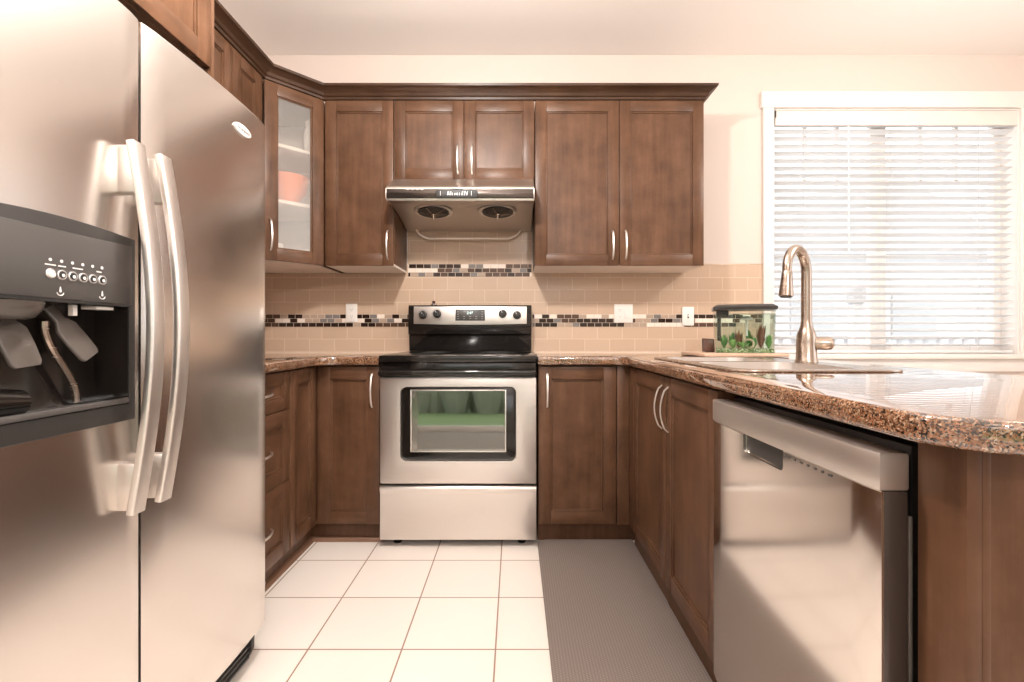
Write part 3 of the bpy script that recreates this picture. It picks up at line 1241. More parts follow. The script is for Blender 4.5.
# oven door
bm = B()
box(bm, sx0, sx1, 2.278, 2.316, 0.310, 0.824, 0.005)
od = part('oven_door', bm, STEEL, st)
ow = rr(-0.553, 0.009, 0.420, 0.780, 0.03)
c = B()
prism(c, ow, 'y', 2.2, 2.300)
cut(od, c)
bm = B()
prism(bm, rr(-0.551, 0.007, 0.422, 0.778, 0.029), 'y', 2.289, 2.299, 0.001)
dwin = part('door_window', bm, BLACK, od, 'black glass window in the oven door')
M = Matrix.Translation((-0.272, 2.282, 0.6145)) @ Matrix.Rotation(math.radians(-2.55), 4, 'X')
bm = B()
iw, ih = 0.452, 0.290
t = B()
for (a, b2, c_, d_) in ((-iw / 2, iw / 2, ih / 2, ih / 2 + 0.006), (-iw / 2, iw / 2, -ih / 2 - 0.006, -ih / 2), (-iw / 2 - 0.006, -iw / 2, -ih / 2 - 0.006, ih / 2 + 0.006), (iw / 2, iw / 2 + 0.006, -ih / 2 - 0.006, ih / 2 + 0.006)):
    box(t, a, b2, -0.003, 0.001, c_, d_, 0.001)
t.transform(Matrix.Translation((-0.272, 2.2795, 0.6145)))
merge(bm, t)
part('window_trim', bm, SATIN, od)
bm = B()
t = B()
box(t, -iw / 2, iw / 2, -0.0005, 0.003, -ih / 2, ih / 2)
t.transform(M)
merge(bm, t)
part('inner_glass', bm, OVEN_GLASS, od, 'reflective inner pane of the oven door')
bm = B()
box(bm, sx0 + 0.002, sx1 - 0.002, 2.232, 2.254, 0.834, 0.862, 0.008, 0, None, 3)
for x in (sx0 + 0.03, sx1 - 0.06):
    box(bm, x, x + 0.03, 2.250, 2.292, 0.836, 0.860, 0.003)
part('handle', bm, BLACK, od, 'black bar handle across the top of the oven door')
# backguard
bm = B()
prism(bm, [(2.902, 0.932), (2.893, 1.03), (2.875, 1.035), (2.868, 1.09), (2.876, 1.206), (2.885, 1.213), (2.955, 1.213), (2.955, 0.932)], 'x', sx0 + 0.004, sx1 - 0.002, 0.003)
bg = part('backguard', bm, BLACK, st)
tb = math.radians(4)
MB_ = Matrix.Translation((-0.2695, 2.8705, 1.1505)) @ Matrix.Rotation(-tb, 4, 'X') @ Matrix.Rotation(PI / 2, 4, 'X')
bm = B()
t = B()
W2, H2 = 0.688, 0.106
pl = [(W2 / 2, H2 / 2), (-W2 / 2, H2 / 2)] + [(-W2 / 2 + W2 * i / 12, -H2 / 2 - 0.006 * math.sin(PI * i / 12)) for i in range(13)]
prism(t, pl, 'z', 0, 0.004, 0.0015)
t.transform(MB_)
merge(bm, t)
part('control_panel', bm, STEEL, bg, 'stainless control panel')
for x, dz_ in ((-0.287, 0.002), (-0.201, 0.008), (0.198, 0.008), (0.285, 0.000)):
    bm = B()
    lathe(bm, [(0.0255, 0), (0.0255, 0.004), (0.023, 0.006), (0.021, 0.022), (0.017, 0.025)], (0, 0, 0), (0, 0, 1), 24)
    box(bm, -0.0055, 0.0055, -0.021, 0.021, 0.020, 0.032, 0.002)
    box(bm, -0.001, 0.001, 0.004, 0.020, 0.0321, 0.0325, 0, 1)
    bm.transform(MB_ @ Matrix.Translation((x, dz_, 0.004)) @ Matrix.Rotation(0.5, 4, 'Z'))
    part('knob', bm, [BLACKM, WHITE_MARK], bg)
for x, dz_ in ((-0.287, 0.002), (-0.201, 0.008), (0.198, 0.008), (0.285, 0.000)):
    bm = B()
    tube(bm, [(x + 0.031 * math.cos(a), dz_ + 0.031 * math.sin(a), 0.0041) for a in [math.radians(-60 + 300 * i / 20) for i in range(21)]], 0.0006, 0, 6, (0, 0, 1))
    bm.transform(MB_)
    part('dial_scale', bm, DGREY, bg)
bm = B()
t = B()
prism(t, rr(-0.090, 0.090, -0.034, 0.036, 0.003), 'z', 0.0042, 0.0062, 0.0006)
t.transform(MB_)
merge(bm, t)
part('display', bm, DGREY, bg, 'dark clock display with white touch marks')
bm = text_bm('2:47', 0.021, MB_ @ Matrix.Translation((-0.002, 0.013, 0.0068)))
part('clock_digits', bm, mat('clock_digits', (0.7, 0.85, 0.8), 0.4, 0, 0.5, 0, (0.6, 0.9, 0.85), 0.6), bg)
GPRINT = mat('grey_print', (0.42, 0.40, 0.37), 0.5)
for i in range(5):
    for j in range(4):
        if 0 < i < 4 and j > 1:
            continue
        x, z = -0.074 + 0.037 * i, -0.022 + 0.014 * j
        bm = B()
        box(bm, x - 0.006, x + 0.006, z - 0.0012, z + 0.0012, 0.0062, 0.0066)
        bm.transform(MB_)
        part('touch_mark', bm, GPRINT, bg)
# small dark item on the backguard
bm = B()
lathe(bm, [(0.019, 0), (0.021, 0.004), (0.021, 0.008), (0.012, 0.011), (0.008, 0.016), (0.012, 0.022), (0.007, 0.027)], (-0.500, 2.915, 1.2135), (0, 0, 1), 20)
lathe(bm, [(0.0215, 0.004), (0.0215, 0.0075), (0.019, 0.0078), (0.019, 0.004)], (-0.500, 2.915, 1.2135), (0, 0, 1), 20, 1)
solo('lid_knob', bm, [mat('dark_red_brown', (0.06, 0.018, 0.014), 0.35), BRIGHT], 'small dark round trinket lying on top of the stove back panel', 'trinket', (-0.500, 2.915, 1.2135))

# ------------------------------------------------------------------ base cabinets
BT = 0.880
LF = -0.970     # front of the left doors
BF = 2.310      # front of the back doors
RF = 0.560      # front of the right doors
dr = thing('drawer_cabinet', 'brown base cabinet with three drawers beside the refrigerator', 'cabinet', (-1.3, 1.8, 0))
bm = B()
box(bm, XL + 0.002, LF - 0.021, 1.549, 2.036, 0.10, BT, 0.001)
part('carcass', bm, WOOD, dr)
bm = B()
box(bm, XL + 0.002, -1.020, 1.549, 2.036, 0, 0.10)
part('toe_kick', bm, WOOD, dr)
for z0, z1 in ((0.104, 0.408), (0.412, 0.712), (0.716, 0.874)):
    M = frame((0, 1, 0), (1, 0, 0), (LF, 1.552, z0))
    dd = part('drawer', shaker(M, 0.481, z1 - z0, 0.02, 0.05 if z1 - z0 < 0.2 else 0.06), WOOD, dr)
    part('handle', pull(M, 0.2405, (z1 - z0) / 2, 0.165, 0.03, False), SATIN, dd)

cb = thing('corner_base_cabinet', 'brown corner base cabinet left of the stove with folding door', 'cabinet', (-1.25, 2.6, 0))
poly = [(XL + 0.002, 2.039), (LF - 0.021, 2.039), (LF - 0.021, BF + 0.021), (-0.660, BF + 0.021), (-0.660, WY - 0.008), (XL + 0.002, WY - 0.008)]
bm = B()
prism(bm, poly, 'z', 0.10, BT)
part('carcass', bm, WOOD, cb)
poly = [(XL + 0.002, 2.039), (-1.020, 2.039), (-1.020, 2.365), (-0.660, 2.365), (-0.660, WY - 0.008), (XL + 0.002, WY - 0.008)]
bm = B()
prism(bm, poly, 'z', 0, 0.10)
part('toe_kick', bm, WOOD, cb)
M = frame((0, 1, 0), (1, 0, 0), (LF, 2.041, 0.103))
part('door', shaker(M, 0.265, 0.771), WOOD, cb)
M = frame((1, 0, 0), (0, -1, 0), (LF + 0.003, BF, 0.103))
dd = part('door', shaker(M, -0.663 - LF - 0.003, 0.771), WOOD, cb)
part('handle', pull(M, -0.663 - LF - 0.003 - 0.036, 0.655), SATIN, dd)
# quarter round on the floor along the toe kick
bm = B()
prism(bm, [(-1.020, 0), (-0.998, 0), (-1.000, 0.010), (-1.008, 0.018), (-1.020, 0.020)], 'y', 1.552, 2.343)
TRIMW = mat('brown_floor_trim', (0.22, 0.12, 0.075), 0.4)
prism(bm, [(2.365, 0), (2.343, 0), (2.345, 0.010), (2.353, 0.018), (2.365, 0.020)], 'x', -1.020, -0.660)
structure('baseboard_left', bm, TRIMW)

rb = thing('base_cabinet', 'brown one-door base cabinet right of the stove', 'cabinet', (0.35, 2.6, 0))
bm = B()
box(bm, 0.116, 1.29, BF + 0.021, WY - 0.008, 0.10, BT, 0.001)
box(bm, 0.503, RF + 0.021, BF, BF + 0.021, 0.10, BT, 0.001)
part('carcass', bm, WOOD, rb)
bm = B()
box(bm, 0.116, 1.29, 2.365, WY - 0.008, 0, 0.10)
part('toe_kick', bm, WOOD, rb)
M = frame((1, 0, 0), (0, -1, 0), (0.119, BF - 0.0005, 0.103))
dd = part('door', shaker(M, 0.380, 0.771), WOOD, rb)
part('handle', pull(M, 0.042, 0.655), SATIN, dd)

sb = thing('sink_cabinet', 'brown two-door base cabinet under the sink', 'cabinet', (0.9, 1.8, 0))
bm = B()
X1 = 1.29
box(bm, RF + 0.021, X1, 1.300, 1.318, 0.10, BT)
box(bm, RF + 0.021, X1, 2.270, 2.308, 0.10, BT)
box(bm, X1 - 0.018, X1, 1.318, 2.270, 0.10, BT)
box(bm, RF + 0.021, X1 - 0.018, 1.318, 2.270, 0.10, 0.118)
box(bm, RF + 0.021, RF + 0.040, 1.318, 2.270, 0.76, BT)
box(bm, RF + 0.021, RF + 0.040, 1.735, 1.765, 0.10, 0.76)
box(bm, RF + 0.001, RF + 0.021, 2.234, 2.308, 0.10, BT, 0.001)
part('carcass', bm, WOOD, sb)
bm = B()
box(bm, 0.5885, X1, 1.300, 2.308, 0, 0.10)
part('toe_kick', bm, WOOD, sb)
for y0, y1, hy in ((1.302, 1.748, 1), (1.752, 2.231, 0)):
    M = frame((0, -1, 0), (-1, 0, 0), (RF, y1, 0.103))
    w = y1 - y0
    dd = part('door', shaker(M, w, 0.771), WOOD, sb)
    part('handle', pull(M, 0.034 if hy else w - 0.034, 0.655), SATIN, dd)

# ------------------------------------------------------------------ dishwasher
dw = thing('dishwasher', 'stainless steel dishwasher under the countertop in the right-hand run', 'dishwasher', (0.9, 1.0, 0))
bm = B()
box(bm, 0.600, 1.18, 0.712, 1.286, 0.09, 0.862, 0.003)
part('tub', bm, BLACKM, dw)
bm = B()
box(bm, 0.5885, 1.18, 0.712, 1.286, 0.0, 0.09)
part('toe_panel', bm, BLACKM, dw)
dy0, dy1 = 0.700, 1.290
pts = []
n = 20
for i in range(n + 1):
    t_ = i / n
    s = 2 * t_ - 1
    e = 0.004 * (max(0.0, abs(s) - 0.95) / 0.05) ** 2.2
    pts.append((0.5415 - 0.003 * (1 - s * s) + e, dy0 + (dy1 - dy0) * t_))
pts += [(0.549, dy1), (0.549, dy0)]
bm = B()
prism(bm, pts, 'z', 0.105, 0.797, 0.001, 0, None, 1, 'caps')
door = part('door_panel', bm, STEEL_DW, dw)
c = B()
prism(c, rr(0.945, 1.110, 0.756, 0.85, 0.010), 'x', 0.50, 0.5466)
cut(door, c)
bm = B()
box(bm, 0.5465, 0.5491, 0.946, 1.109, 0.757, 0.796)
part('pocket_handle', bm, DGREY, door, 'dark recessed grip below the top bar')
bm = B()
box(bm, 0.5492, 0.586, dy0 + 0.001, dy1 - 0.001, 0.105, 0.797, 0.002)
part('inner_door', bm, mat('dark_brown_gloss', (0.045, 0.032, 0.026), 0.2), dw)
bm = B()
pts2 = [(a - 0.0025, b) for a, b in pts[:-2]]
pts2 += [(0.586, dy1), (0.586, dy0)]
prism(bm, pts2, 'z', 0.7975, 0.855, 0.004, 0, None, 2, 'caps')
cons = part('top_bar', bm, SATIN, dw, 'satin silver bar across the top of the door')
bm = B()
for i, w_ in enumerate((0.006, 0.004, 0.007, 0.005, 0.006, 0.004, 0.007)):
    y = 0.925 - 0.020 * i
    box(bm, 0.5378, 0.5396, y - w_ / 2, y + w_ / 2, 0.7885, 0.7925)
part('reflection_marks', bm, PANELGREY, dw)  # row of small marks drawn in place of a reflection on the door
bm = B()
box(bm, 0.5865, 0.592, 0.700, 0.706, 0.45, 0.76, 0.001)
part('hinge_strip', bm, PADDLE, dw)

# peninsula end
pe = thing('peninsula_end', 'brown wooden end of the peninsula beside the dishwasher', 'cabinet panel', (0.9, 0.66, 0))
bm = B()
box(bm, 0.592, 0.612, 0.616, 0.692, 0.0, BT, 0.0015)
box(bm, 0.612, 0.624, 0.616, 0.692, 0.0, BT, 0.0015)
part('corner_post', bm, WOOD, pe)
bm = B()
box(bm, 0.626, 1.30, 0.621, 0.690, 0.0, BT, 0.001)
part('end_panel', bm, WOOD, pe)
bm = B()
box(bm, 1.19, 1.30, 0.695, 1.296, 0, BT)
part('back_panel', bm, WOOD, pe)

# ------------------------------------------------------------------ countertops
CB, CTP = 0.8835, 0.925
bm = B()
poly = [(XL + 0.008, 1.549), (-0.944, 1.549), (-0.944, 2.285), (-0.660, 2.285), (-0.660, WY - 0.008), (XL + 0.008, WY - 0.008)]
prism(bm, fillet(poly, [0, 0, 0.10, 0, 0, 0]), 'z', CB, CTP, 0.008, 0, None, 3, 'caps')
solo('countertop', bm, GRANITE, 'speckled brown granite countertop left of the stove, in the corner by the refrigerator', 'countertop', (-1.1, 2.4, CB))
bm = B()
XE = 1.315
poly = [(0.1145, WY - 0.008), (0.1145, 2.285), (0.540, 2.285), (0.540, 0.560), (XE, 0.560), (XE, WY - 0.008)]
prism(bm, fillet(poly, [0, 0, 0.06, 0.10, 0.10, 0], 10), 'z', CB, CTP, 0.009, 0, None, 3, 'caps')
ctr_ = solo('countertop', bm, GRANITE, 'speckled brown granite peninsula countertop holding the sink and faucet', 'countertop', (0.8, 1.8, CB))
SX0, SX1, SY0, SY1 = 0.612, 1.125, 1.312, 2.135
c = B()
prism(c, rr(SX0 + 0.012, SX1 - 0.012, SY0 + 0.012, SY1 - 0.012, 0.07, 6), 'z', 0.8, 1.0)
cut(ctr_, c)

# ------------------------------------------------------------------ sink, faucet
sk = thing('sink', 'stainless double bowl drop-in sink in the peninsula countertop', 'sink', (0.86, 1.72, 0.72))
bm = B()
prism(bm, rr(SX0, SX1, SY0, SY1, 0.08, 8), 'z', CTP + 0.0005, CTP + 0.0065, 0.002, 0, None, 2, 'caps')
rim = part('rim', bm, NICKEL, sk)
bowls = [(SX0 + 0.045, SX1 - 0.115, SY0 + 0.045, 1.735), (SX0 + 0.045, SX1 - 0.115, 1.765, SY1 - 0.045)]
for b_ in bowls:
    c = B()
    prism(c, rr(*b_, 0.07, 6), 'z', 0.85, 1.0)
    cut(rim, c)
for b_ in bowls:
    t = bmesh.new()
    rings = []
    for ins_, z in ((0.0, CTP + 0.006), (0.002, 0.90), (0.010, 0.775), (0.03, 0.755), (0.10, 0.752)):
        rings.append([t.verts.new((x, y, z)) for x, y in rr(b_[0] + ins_, b_[1] - ins_, b_[2] + ins_, b_[3] - ins_, 0.07, 6)])
    k = len(rings[0])
    for r0, r1 in zip(rings, rings[1:]):
        for j in range(k):
            t.faces.new((r0[j], r0[(j + 1) % k], r1[(j + 1) % k], r1[j]))
    t.faces.new(rings[-1])
    bm = B()
    me = bpy.data.meshes.new('tmp')
    t.to_mesh(me)
    t.free()
    bm.from_mesh(me)
    bw = part('bowl', bm, STEEL, sk)
    bm = B()
    lathe(bm, [(0.04, 0), (0.04, 0.002), (0.03, 0.003), (0.028, 0.001)], ((b_[0] + b_[1]) / 2, (b_[2] + b_[3]) / 2, 0.7525), (0, 0, 1), 24)
    part('drain', bm, BRIGHT, bw)

fa = thing('faucet', 'tall brushed gooseneck pull-down faucet standing on the sink deck', 'faucet', (1.060, 1.705, 0.9315))
fx, fy, fz0 = 1.057, 1.705, 0.9317
bm = B()
lathe(bm, [(0.0365, 0), (0.0365, 0.006), (0.034, 0.010), (0.0325, 0.075), (0.031, 0.098), (0.025, 0.114), (0.0190, 0.134), (0.0178, 0.154)], (fx, fy, fz0), (0, 0, 1), 28)
part('base', bm, NICKEL, fa)
bm = B()
dirv = Vector((-0.80, -0.60, 0)).normalized()
R = 0.078
z1 = 1.254
path = [(fx, fy, fz0 + 0.125), (fx, fy, 1.12), (fx, fy, 1.2), (fx, fy, z1)]
for i in range(1, 15):
    a = PI * 1.04 * i / 14
    p = Vector((fx, fy, z1)) + dirv * (R - R * math.cos(a)) + Vector((0, 0, R * math.sin(a)))
    path.append(tuple(p))
tube(bm, path, lambda t: 0.0176 - 0.003 * t, 0, 16, (dirv.y, -dirv.x, 0))
part('spout', bm, NICKEL, fa)
bm = B()
e = Vector(path[-1])
ax = Vector((dirv.x * 0.10, dirv.y * 0.10, -1)).normalized()
lathe(bm, [(0.0148, -0.004), (0.0165, 0.002), (0.0175, 0.02), (0.0225, 0.075), (0.0225, 0.082), (0.018, 0.084)], e, ax, 24)
lathe(bm, [(0.018, 0.0838), (0.018, 0.086)], e, ax, 20, 1)
part('spray_head', bm, [NICKEL, BLACKM], fa)
bm = B()
h = Vector((0.90, -0.43, 0)).normalized()
lathe(bm, [(0.022, 0.018), (0.0235, 0.032), (0.0240, 0.062), (0.0215, 0.076), (0.013, 0.083)], (fx, fy, 1.000), h, 24)
part('lever_handle', bm, NICKEL, fa)

# ------------------------------------------------------------------ aquarium on a tray, small tile
TRAYM = mat('pale_wood_board', (0.66, 0.44, 0.32), 0.4)
bm = B()
box(bm, 0.905, 1.312, 2.245, 2.560, CTP + 0.0008, CTP + 0.016, 0.004)
solo('tray', bm, TRAYM, 'flat pinkish wooden board under the small aquarium', 'tray', (1.1, 2.45, CTP))
tz = CTP + 0.0165
aq = thing('aquarium', 'small clear plastic aquarium with a dark lid by the window', 'aquarium', (1.16, 2.46, tz))
ax0, ax1, ay0, ay1 = 1.035, 1.296, 2.385, 2.545


def tank_out(g, ins):
    pts = []
    for i in range(9):
        t_ = i / 8
        s = 2 * t_ - 1
        pts.append((ax0 - g + ins + (ax1 - ax0 + 2 * g - 2 * ins) * t_, ay0 - g + ins - 0.016 * (1 - s * s)))
    pts += [(ax1 + g - ins, ay1 + g - ins), (ax0 - g + ins, ay1 + g - ins)]
    return pts


def loft(bm, r0, z0, r1, z1, cap=(True, True), mi=0):
    t = bmesh.new()
    a = [t.verts.new((x, y, z0)) for x, y in r0]
    b2 = [t.verts.new((x, y, z1)) for x, y in r1]
    k = len(a)
    for j in range(k):
        t.faces.new((a[j], a[(j + 1) % k], b2[(j + 1) % k], b2[j]))
    if cap[0]:
        t.faces.new(a[::-1])
    if cap[1]:
        t.faces.new(b2)
    merge(bm, t, mi)


ztop = 1.155
bm = B()
loft(bm, tank_out(0, 0), tz, tank_out(0.008, 0), ztop, (True, False))
part('tank', bm, TANK, aq)
bm = B()
loft(bm, tank_out(0.001, 0.0025), tz + 0.022, tank_out(0.005, 0.0025), 1.135)
part('water', bm, WATER, aq)
bm = B()
loft(bm, tank_out(0.012, 0), ztop, tank_out(0.014, 0), ztop + 0.014)
loft(bm, tank_out(0.014, 0), ztop + 0.014, tank_out(-0.006, 0), ztop + 0.027)
part('lid', bm, DGREY, aq)
bm = B()
loft(bm, tank_out(0, 0.0025), tz + 0.0015, tank_out(0.001, 0.0025), tz + 0.021)
gm, nt, p, L = nm('green_gravel')
v = nt.nodes.new('ShaderNodeTexVoronoi')
v.inputs['Scale'].default_value = 260
L.new(coords(nt), v.inputs['Vector'])
sp = nt.nodes.new('ShaderNodeSeparateXYZ')
L.new(v.outputs['Color'], sp.inputs[0])
r = ramp(nt, [(0, (0.03, 0.07, 0.02)), (0.4, (0.10, 0.19, 0.06)), (0.7, (0.25, 0.36, 0.16)), (1, (0.6, 0.62, 0.5))])
L.new(sp.outputs[0], r.inputs[0])
L.new(r.outputs[0], p.inputs['Base Color'])
g_ = part('gravel', bm, gm, aq)
g_['kind'] = 'stuff'
bm = B()
box(bm, 1.040, 1.098, 2.43, 2.50, 1.118, 1.153, 0.003)
box(bm, 1.045, 1.062, 2.44, 2.47, 1.00, 1.118, 0.003)
part('filter', bm, BLACKM, aq)
LEAF = [mat('leaf_green', (0.10, 0.28, 0.06), 0.5), mat('leaf_light_green', (0.30, 0.48, 0.16), 0.5), mat('leaf_red_brown', (0.26, 0.09, 0.05), 0.5)]


def plant(x, y, n, hmax, mi, label, spread=0.026):
    bm = B()
    z0 = tz + 0.0225
    for i in range(int(n * 1.6)):
        a = random.random() * 2 * PI
        l = hmax * (0.45 + 0.75 * random.random())
        sp_ = spread * random.random()
        w = 0.006 + 0.004 * random.random()
        tip = Vector((x + sp_ * math.cos(a), y + sp_ * math.sin(a), z0 + l))
        b0 = Vector((x + 0.004 * math.cos(a), y + 0.004 * math.sin(a), z0))
        mid = (b0 + tip) / 2 + Vector((0, 0, 0.006))
        tip.x, tip.y = min(max(tip.x, 1.046), 1.284), min(max(tip.y, 2.392), 2.532)
        mid.x, mid.y = min(max(mid.x, 1.050), 1.280), min(max(mid.y, 2.396), 2.528)
        sd = Vector((-math.sin(a), math.cos(a), 0))
        t = bmesh.new()
        q = [t.verts.new(v_) for v_ in (b0, mid - sd * w, tip, mid + sd * w, mid + Vector((0, 0, 0.0015)))]
        t.faces.new((q[0], q[1], q[4]))
        t.faces.new((q[1], q[2], q[4]))
        t.faces.new((q[2], q[3], q[4]))
        t.faces.new((q[3], q[0], q[4]))
        t.faces.new((q[0], q[3], q[2], q[1]))
        for f in t.faces:
            f.material_index = mi
        me = bpy.data.meshes.new('tmp')
        t.to_mesh(me)
        t.free()
        bm.from_mesh(me)
    return solo('aquarium_plant', bm, LEAF, label, 'plant', (x, y, z0))


plant(1.075, 2.42, 22, 0.06, 0, 'low green plant at the left end of the aquarium')
plant(1.115, 2.40, 44, 0.04, 1, 'low pale green plant in the front middle of the aquarium')
plant(1.145, 2.452, 34, 0.085, 2, 'dark red-brown plant in the middle of the aquarium')
plant(1.212, 2.440, 26, 0.05, 0, 'green plant in the front right of the aquarium')
plant(1.120, 2.50, 30, 0.07, 0, 'bushy green plant at the back left of the aquarium')
plant(1.200, 2.508, 30, 0.08, 0, 'bushy green plant at the back middle of the aquarium')
plant(1.160, 2.40, 34, 0.03, 1, 'low pale green tuft before the ring ornament in the aquarium', 0.035)
plant(1.275, 2.405, 24, 0.06, 0, 'green plant at the front right corner of the aquarium')
plant(1.250, 2.49, 34, 0.105, 2, 'tall red-brown plant at the right of the aquarium', 0.03)
bm = B()
path = [(1.186 + 0.022 * math.cos(a), 2.41, tz + 0.044 + 0.022 * math.sin(a)) for a in [2 * PI * i / 20 for i in range(20)]]
tube(bm, path + [path[0]], 0.006, 0, 8, (0, 1, 0))
solo('aquarium_ornament', bm, mat('beige_stone', (0.55, 0.42, 0.30), 0.7), 'round beige ring ornament on the aquarium gravel', 'ornament', (1.186, 2.41, tz + 0.022))
bm = B()
lathe(bm, [(0.006, 0), (0.005, 0.055), (0.007, 0.078), (0.030, 0.084), (0.028, 0.092), (0.012, 0.100)], (1.182, 2.455, tz + 0.083), (0, 0, 1), 20)
solo('aquarium_mushroom', bm, PORC, 'white mushroom-shaped piece inside the top of the aquarium', 'ornament', (1.182, 2.455, tz + 0.083))
bm = B()
t = B()
box(t, -0.030, 0.030, -0.007, 0.007, 0, 0.068, 0.002)
box(t, -0.022, 0.022, -0.0085, -0.006, 0.010, 0.058, 0.001, 1)
t.transform(Matrix.Translation((0.988, 2.40, tz + 0.0028)) @ Matrix.Rotation(-0.22, 4, 'X') @ Matrix.Rotation(0.06, 4, 'Y'))
me = bpy.data.meshes.new('tmp')
t.to_mesh(me)
t.free()
bm.from_mesh(me)
solo('coaster', bm, [mat('dark_brown_wood', (0.07, 0.028, 0.017), 0.4), mat('brown_inlay', (0.10, 0.042, 0.027), 0.35)], 'small dark brown square standing on the board left of the aquarium', 'coaster', (0.988, 2.40, tz))


# the aquarium is turned towards the room on its board
piv = Vector((1.165, 2.46, 0))
for o in [q for q in COL.objects if q.name.split('.')[0] in ('aquarium', 'aquarium_plant', 'aquarium_ornament', 'aquarium_mushroom')]:
    v = Matrix.Rotation(-0.36, 4, 'Z') @ (o.location - piv)
    o.location = v + Vector((1.160, 2.392, 0))
    o.rotation_euler.z = -0.36
# ------------------------------------------------------------------ outlets and switch
def plate(name, label, cat, xc, zc, w, h, kind):
    o = thing(name, label, cat, (xc, WY - 0.01, zc))
    bm = B()
    box(bm, xc - w / 2, xc + w / 2, WY - 0.0155, WY - 0.0088, zc - h / 2, zc + h / 2, 0.003)
    part('cover_plate', bm, WHITE_P, o)
    y = WY - 0.0158
    xs = [xc] if w < 0.1 else [xc - 0.023, xc + 0.023]
    for i, x in enumerate(xs):
        kd = kind[i]
        if kd == 'o':
            for dz in (0.021, -0.021):
                bm = B()
                t = B()
                prism(t, [(0.0165 * math.cos(2 * PI * k / 20), max(-0.0125, min(0.0125, 0.0165 * math.sin(2 * PI * k / 20)))) for k in range(20)], 'z', 0, 0.0022)
                t.transform(Matrix.Translation((x, y + 0.0005, zc + dz)) @ Matrix.Rotation(PI / 2, 4, 'X'))
                merge(bm, t)
                box(bm, x - 0.0075, x - 0.0055, y - 0.0022, y - 0.0016, zc + dz - 0.002, zc + dz + 0.006, 0, 1)
                box(bm, x + 0.0055, x + 0.0075, y - 0.0022, y - 0.0016, zc + dz - 0.001, zc + dz + 0.005, 0, 1)
                lathe(bm, [(0.0022, 0), (0.0022, 0.0006)], (x, y - 0.0016, zc + dz - 0.007), (0, -1, 0), 10, 1)
                part('socket', bm, [WHITE_P, BLACKM], o)
        elif kd == 'd':
            bm = B()
            box(bm, x - 0.017, x + 0.017, y - 0.002, y + 0.002, zc - 0.034, zc + 0.034, 0.001)
            part('rocker', bm, WHITE_PAINT, o)
        else:
            bm = B()
            box(bm, x - 0.005, x + 0.005, y - 0.0012, y + 0.001, zc - 0.012, zc + 0.012, 0.0005, 1)
            box(bm, x - 0.004, x + 0.004, y - 0.010, y, zc - 0.002, zc + 0.006, 0.001)
            part('toggle', bm, [WHITE_P, DGREY], o)


def px(X, Yp):
    return ((X - 514.5) * WY / 471, 1.03 - (Yp - 335) * WY / 471)


x, z = px(352.2, 313)
plate('wall_outlet', 'white single outlet plate on the tile left of the stove', 'outlet', x, z, 0.072, 0.116, 'o')
x, z = px(623, 313.5)
plate('wall_outlet', 'white double-width outlet plate on the tile right of the stove', 'outlet', x, z, 0.118, 0.118, 'od')
x, z = px(687.3, 316.3)
plate('light_switch', 'white single switch plate on the tile near the aquarium', 'switch', x, z, 0.074, 0.118, 's')

# ------------------------------------------------------------------ floor mat
bm = B()
poly = [(0.113, 0.45), (0.113, 2.352), (0.588, 2.352), (0.588, 1.800), (0.583, 1.790), (0.5875, 0.70), (0.5875, 0.45)]
prism(bm, fillet(poly, [0.02, 0.05, 0.01, 0, 0, 0, 0.02]), 'z', 0.0005, 0.011, 0.003, 0, None, 2, 'caps')
solo('floor_mat', bm, MATW, 'long grey-brown woven mat on the tiled floor by the right-hand cabinets', 'mat', (0.35, 1.4, 0))

# ------------------------------------------------------------------ ceiling lamps out of view, two of them added to light the room
for i, (lx, ly) in enumerate(UNSEEN_LAMPS):
    l = thing('unseen_pendant', ('small unseen metal pendant light over the kitchen floor', 'small unseen metal pendant light added over the dining side', 'small unseen metal pendant light added near the patio door')[i], 'pendant light', (lx, ly, H - 0.001))
    bm = B()
    lathe(bm, [(0.06, 0), (0.065, -0.006), (0.05, -0.02), (0.008, -0.024)], (lx, ly, H - 0.001), (0, 0, 1), 28)
    part('canopy', bm, SATIN, l)
    bm = B()
    tube(bm, [(lx, ly, H - 0.02), (lx, ly, 2.52)], 0.005, 0, 10)
    part('stem', bm, SATIN, l)
    bm = B()
    lathe(bm, [(0.012, 0.060), (0.03, 0.055), (0.06, 0.02), (0.065, 0.0), (0.061, 0.0), (0.055, 0.018), (0.028, 0.048)], (lx, ly, 2.47), (0, 0, 1), 28)
    part('lamp_shade', bm, SATIN, l)

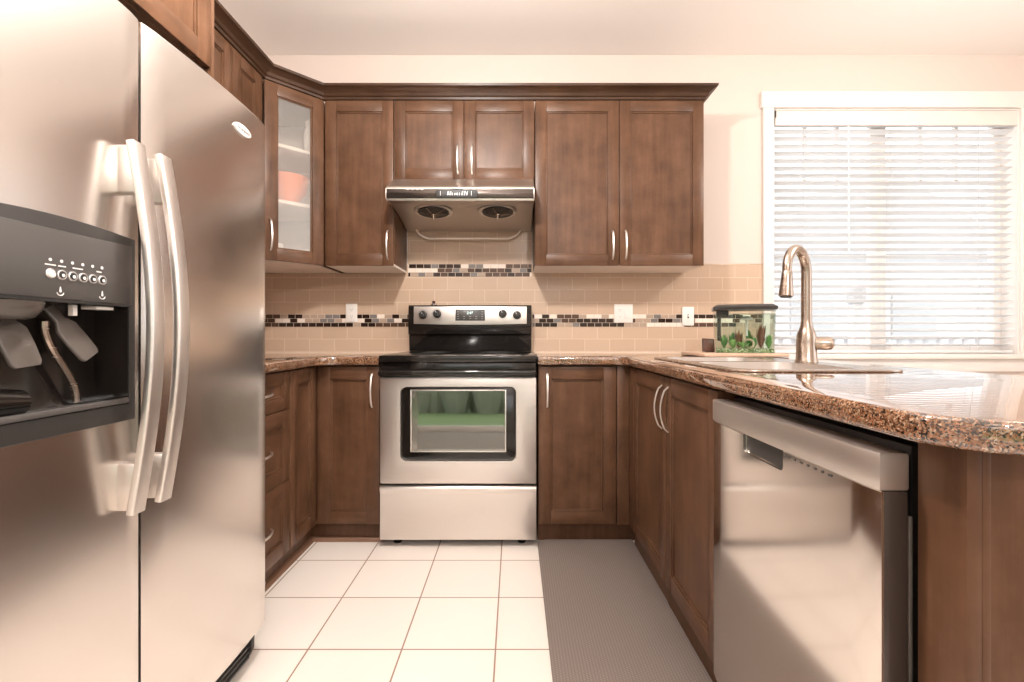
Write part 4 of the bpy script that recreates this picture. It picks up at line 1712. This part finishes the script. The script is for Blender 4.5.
# ------------------------------------------------------------------ outside
bm = B()
for i in range(60):
    x = -13 + 26 * i / 59 + random.uniform(-0.2, 0.2)
    hh = random.uniform(2.0, 2.9)
    lathe(bm, [(0.3, 0), (0.55, hh * 0.3), (0.5, hh * 0.7), (0.15, hh)], (x, -8.5 + random.uniform(-0.4, 0.4), -0.15), (0, 0, 1), 9)
hg = structure('hedge_outside', bm, HEDGE)
bm = B()
box(bm, -40, 45, -45, 45, -0.7, -0.42)
structure('ground_outside', bm, OUTGROUND)
bm = B()
box(bm, -14, 14, -40, -3.9, -0.4, -0.15)
structure('lawn_outside', bm, LAWNM)
bm = B()
box(bm, -4, 4, -3.9, YR - 0.16, -0.3, -0.06)
structure('ground_patio', bm, DECKM)
bm = B()
box(bm, -2, 9, WY + 0.16, 5.4, -0.29, -0.1)
structure('ground_deck', bm, DECKM)
ra = thing('deck_railing', 'pale deck railing with upright balusters seen through the blind', 'railing', (4.6, 5.3, -0.1))
bm = B()
box(bm, 1.0, 9.0, 5.26, 5.34, 0.98, 1.03, 0.005)
part('top_rail', bm, RAILM, ra)
bm = B()
box(bm, 1.0, 9.0, 5.28, 5.32, 0.0, 0.04)
part('bottom_rail', bm, RAILM, ra)
for i in range(54):
    x = 1.05 + 0.148 * i
    bm = B()
    box(bm, x, x + 0.04, 5.285, 5.315, -0.1 if i % 12 == 0 else 0.04, 0.98)
    part('baluster', bm, RAILM, ra)
nh = thing('neighbour_house', 'pale grey neighbouring house seen faintly through the blind', 'house', (9, 14, -0.3))
bm = B()
box(bm, 6.2, 13.5, 13.0, 18.0, -0.415, 3.2)
part('house_wall', bm, SIDING, nh)
bm = B()
prism(bm, [(5.8, 3.2), (13.9, 3.2), (9.8, 5.6)], 'y', 12.6, 18.4)
part('roof', bm, ROOFM, nh)
for x in (7.6, 10.4):
    bm = B()
    box(bm, x, x + 1.2, 12.95, 13.0, 0.9, 2.2)
    part('window', bm, ROOFM, nh)
po = thing('porch_post', 'grey post standing on the deck outside the left window pane', 'post', (3.55, 4.9, -0.1))
bm = B()
box(bm, 3.50, 3.60, 4.85, 4.95, -0.1, 1.35, 0.004)
part('post_shaft', bm, SIDING, po)
bm = B()
lathe(bm, [(0.06, 0), (0.09, 0.03), (0.09, 0.16), (0.03, 0.22)], (3.55, 4.9, 1.35), (0, 0, 1), 16)
part('post_lantern', bm, ROOFM, po)
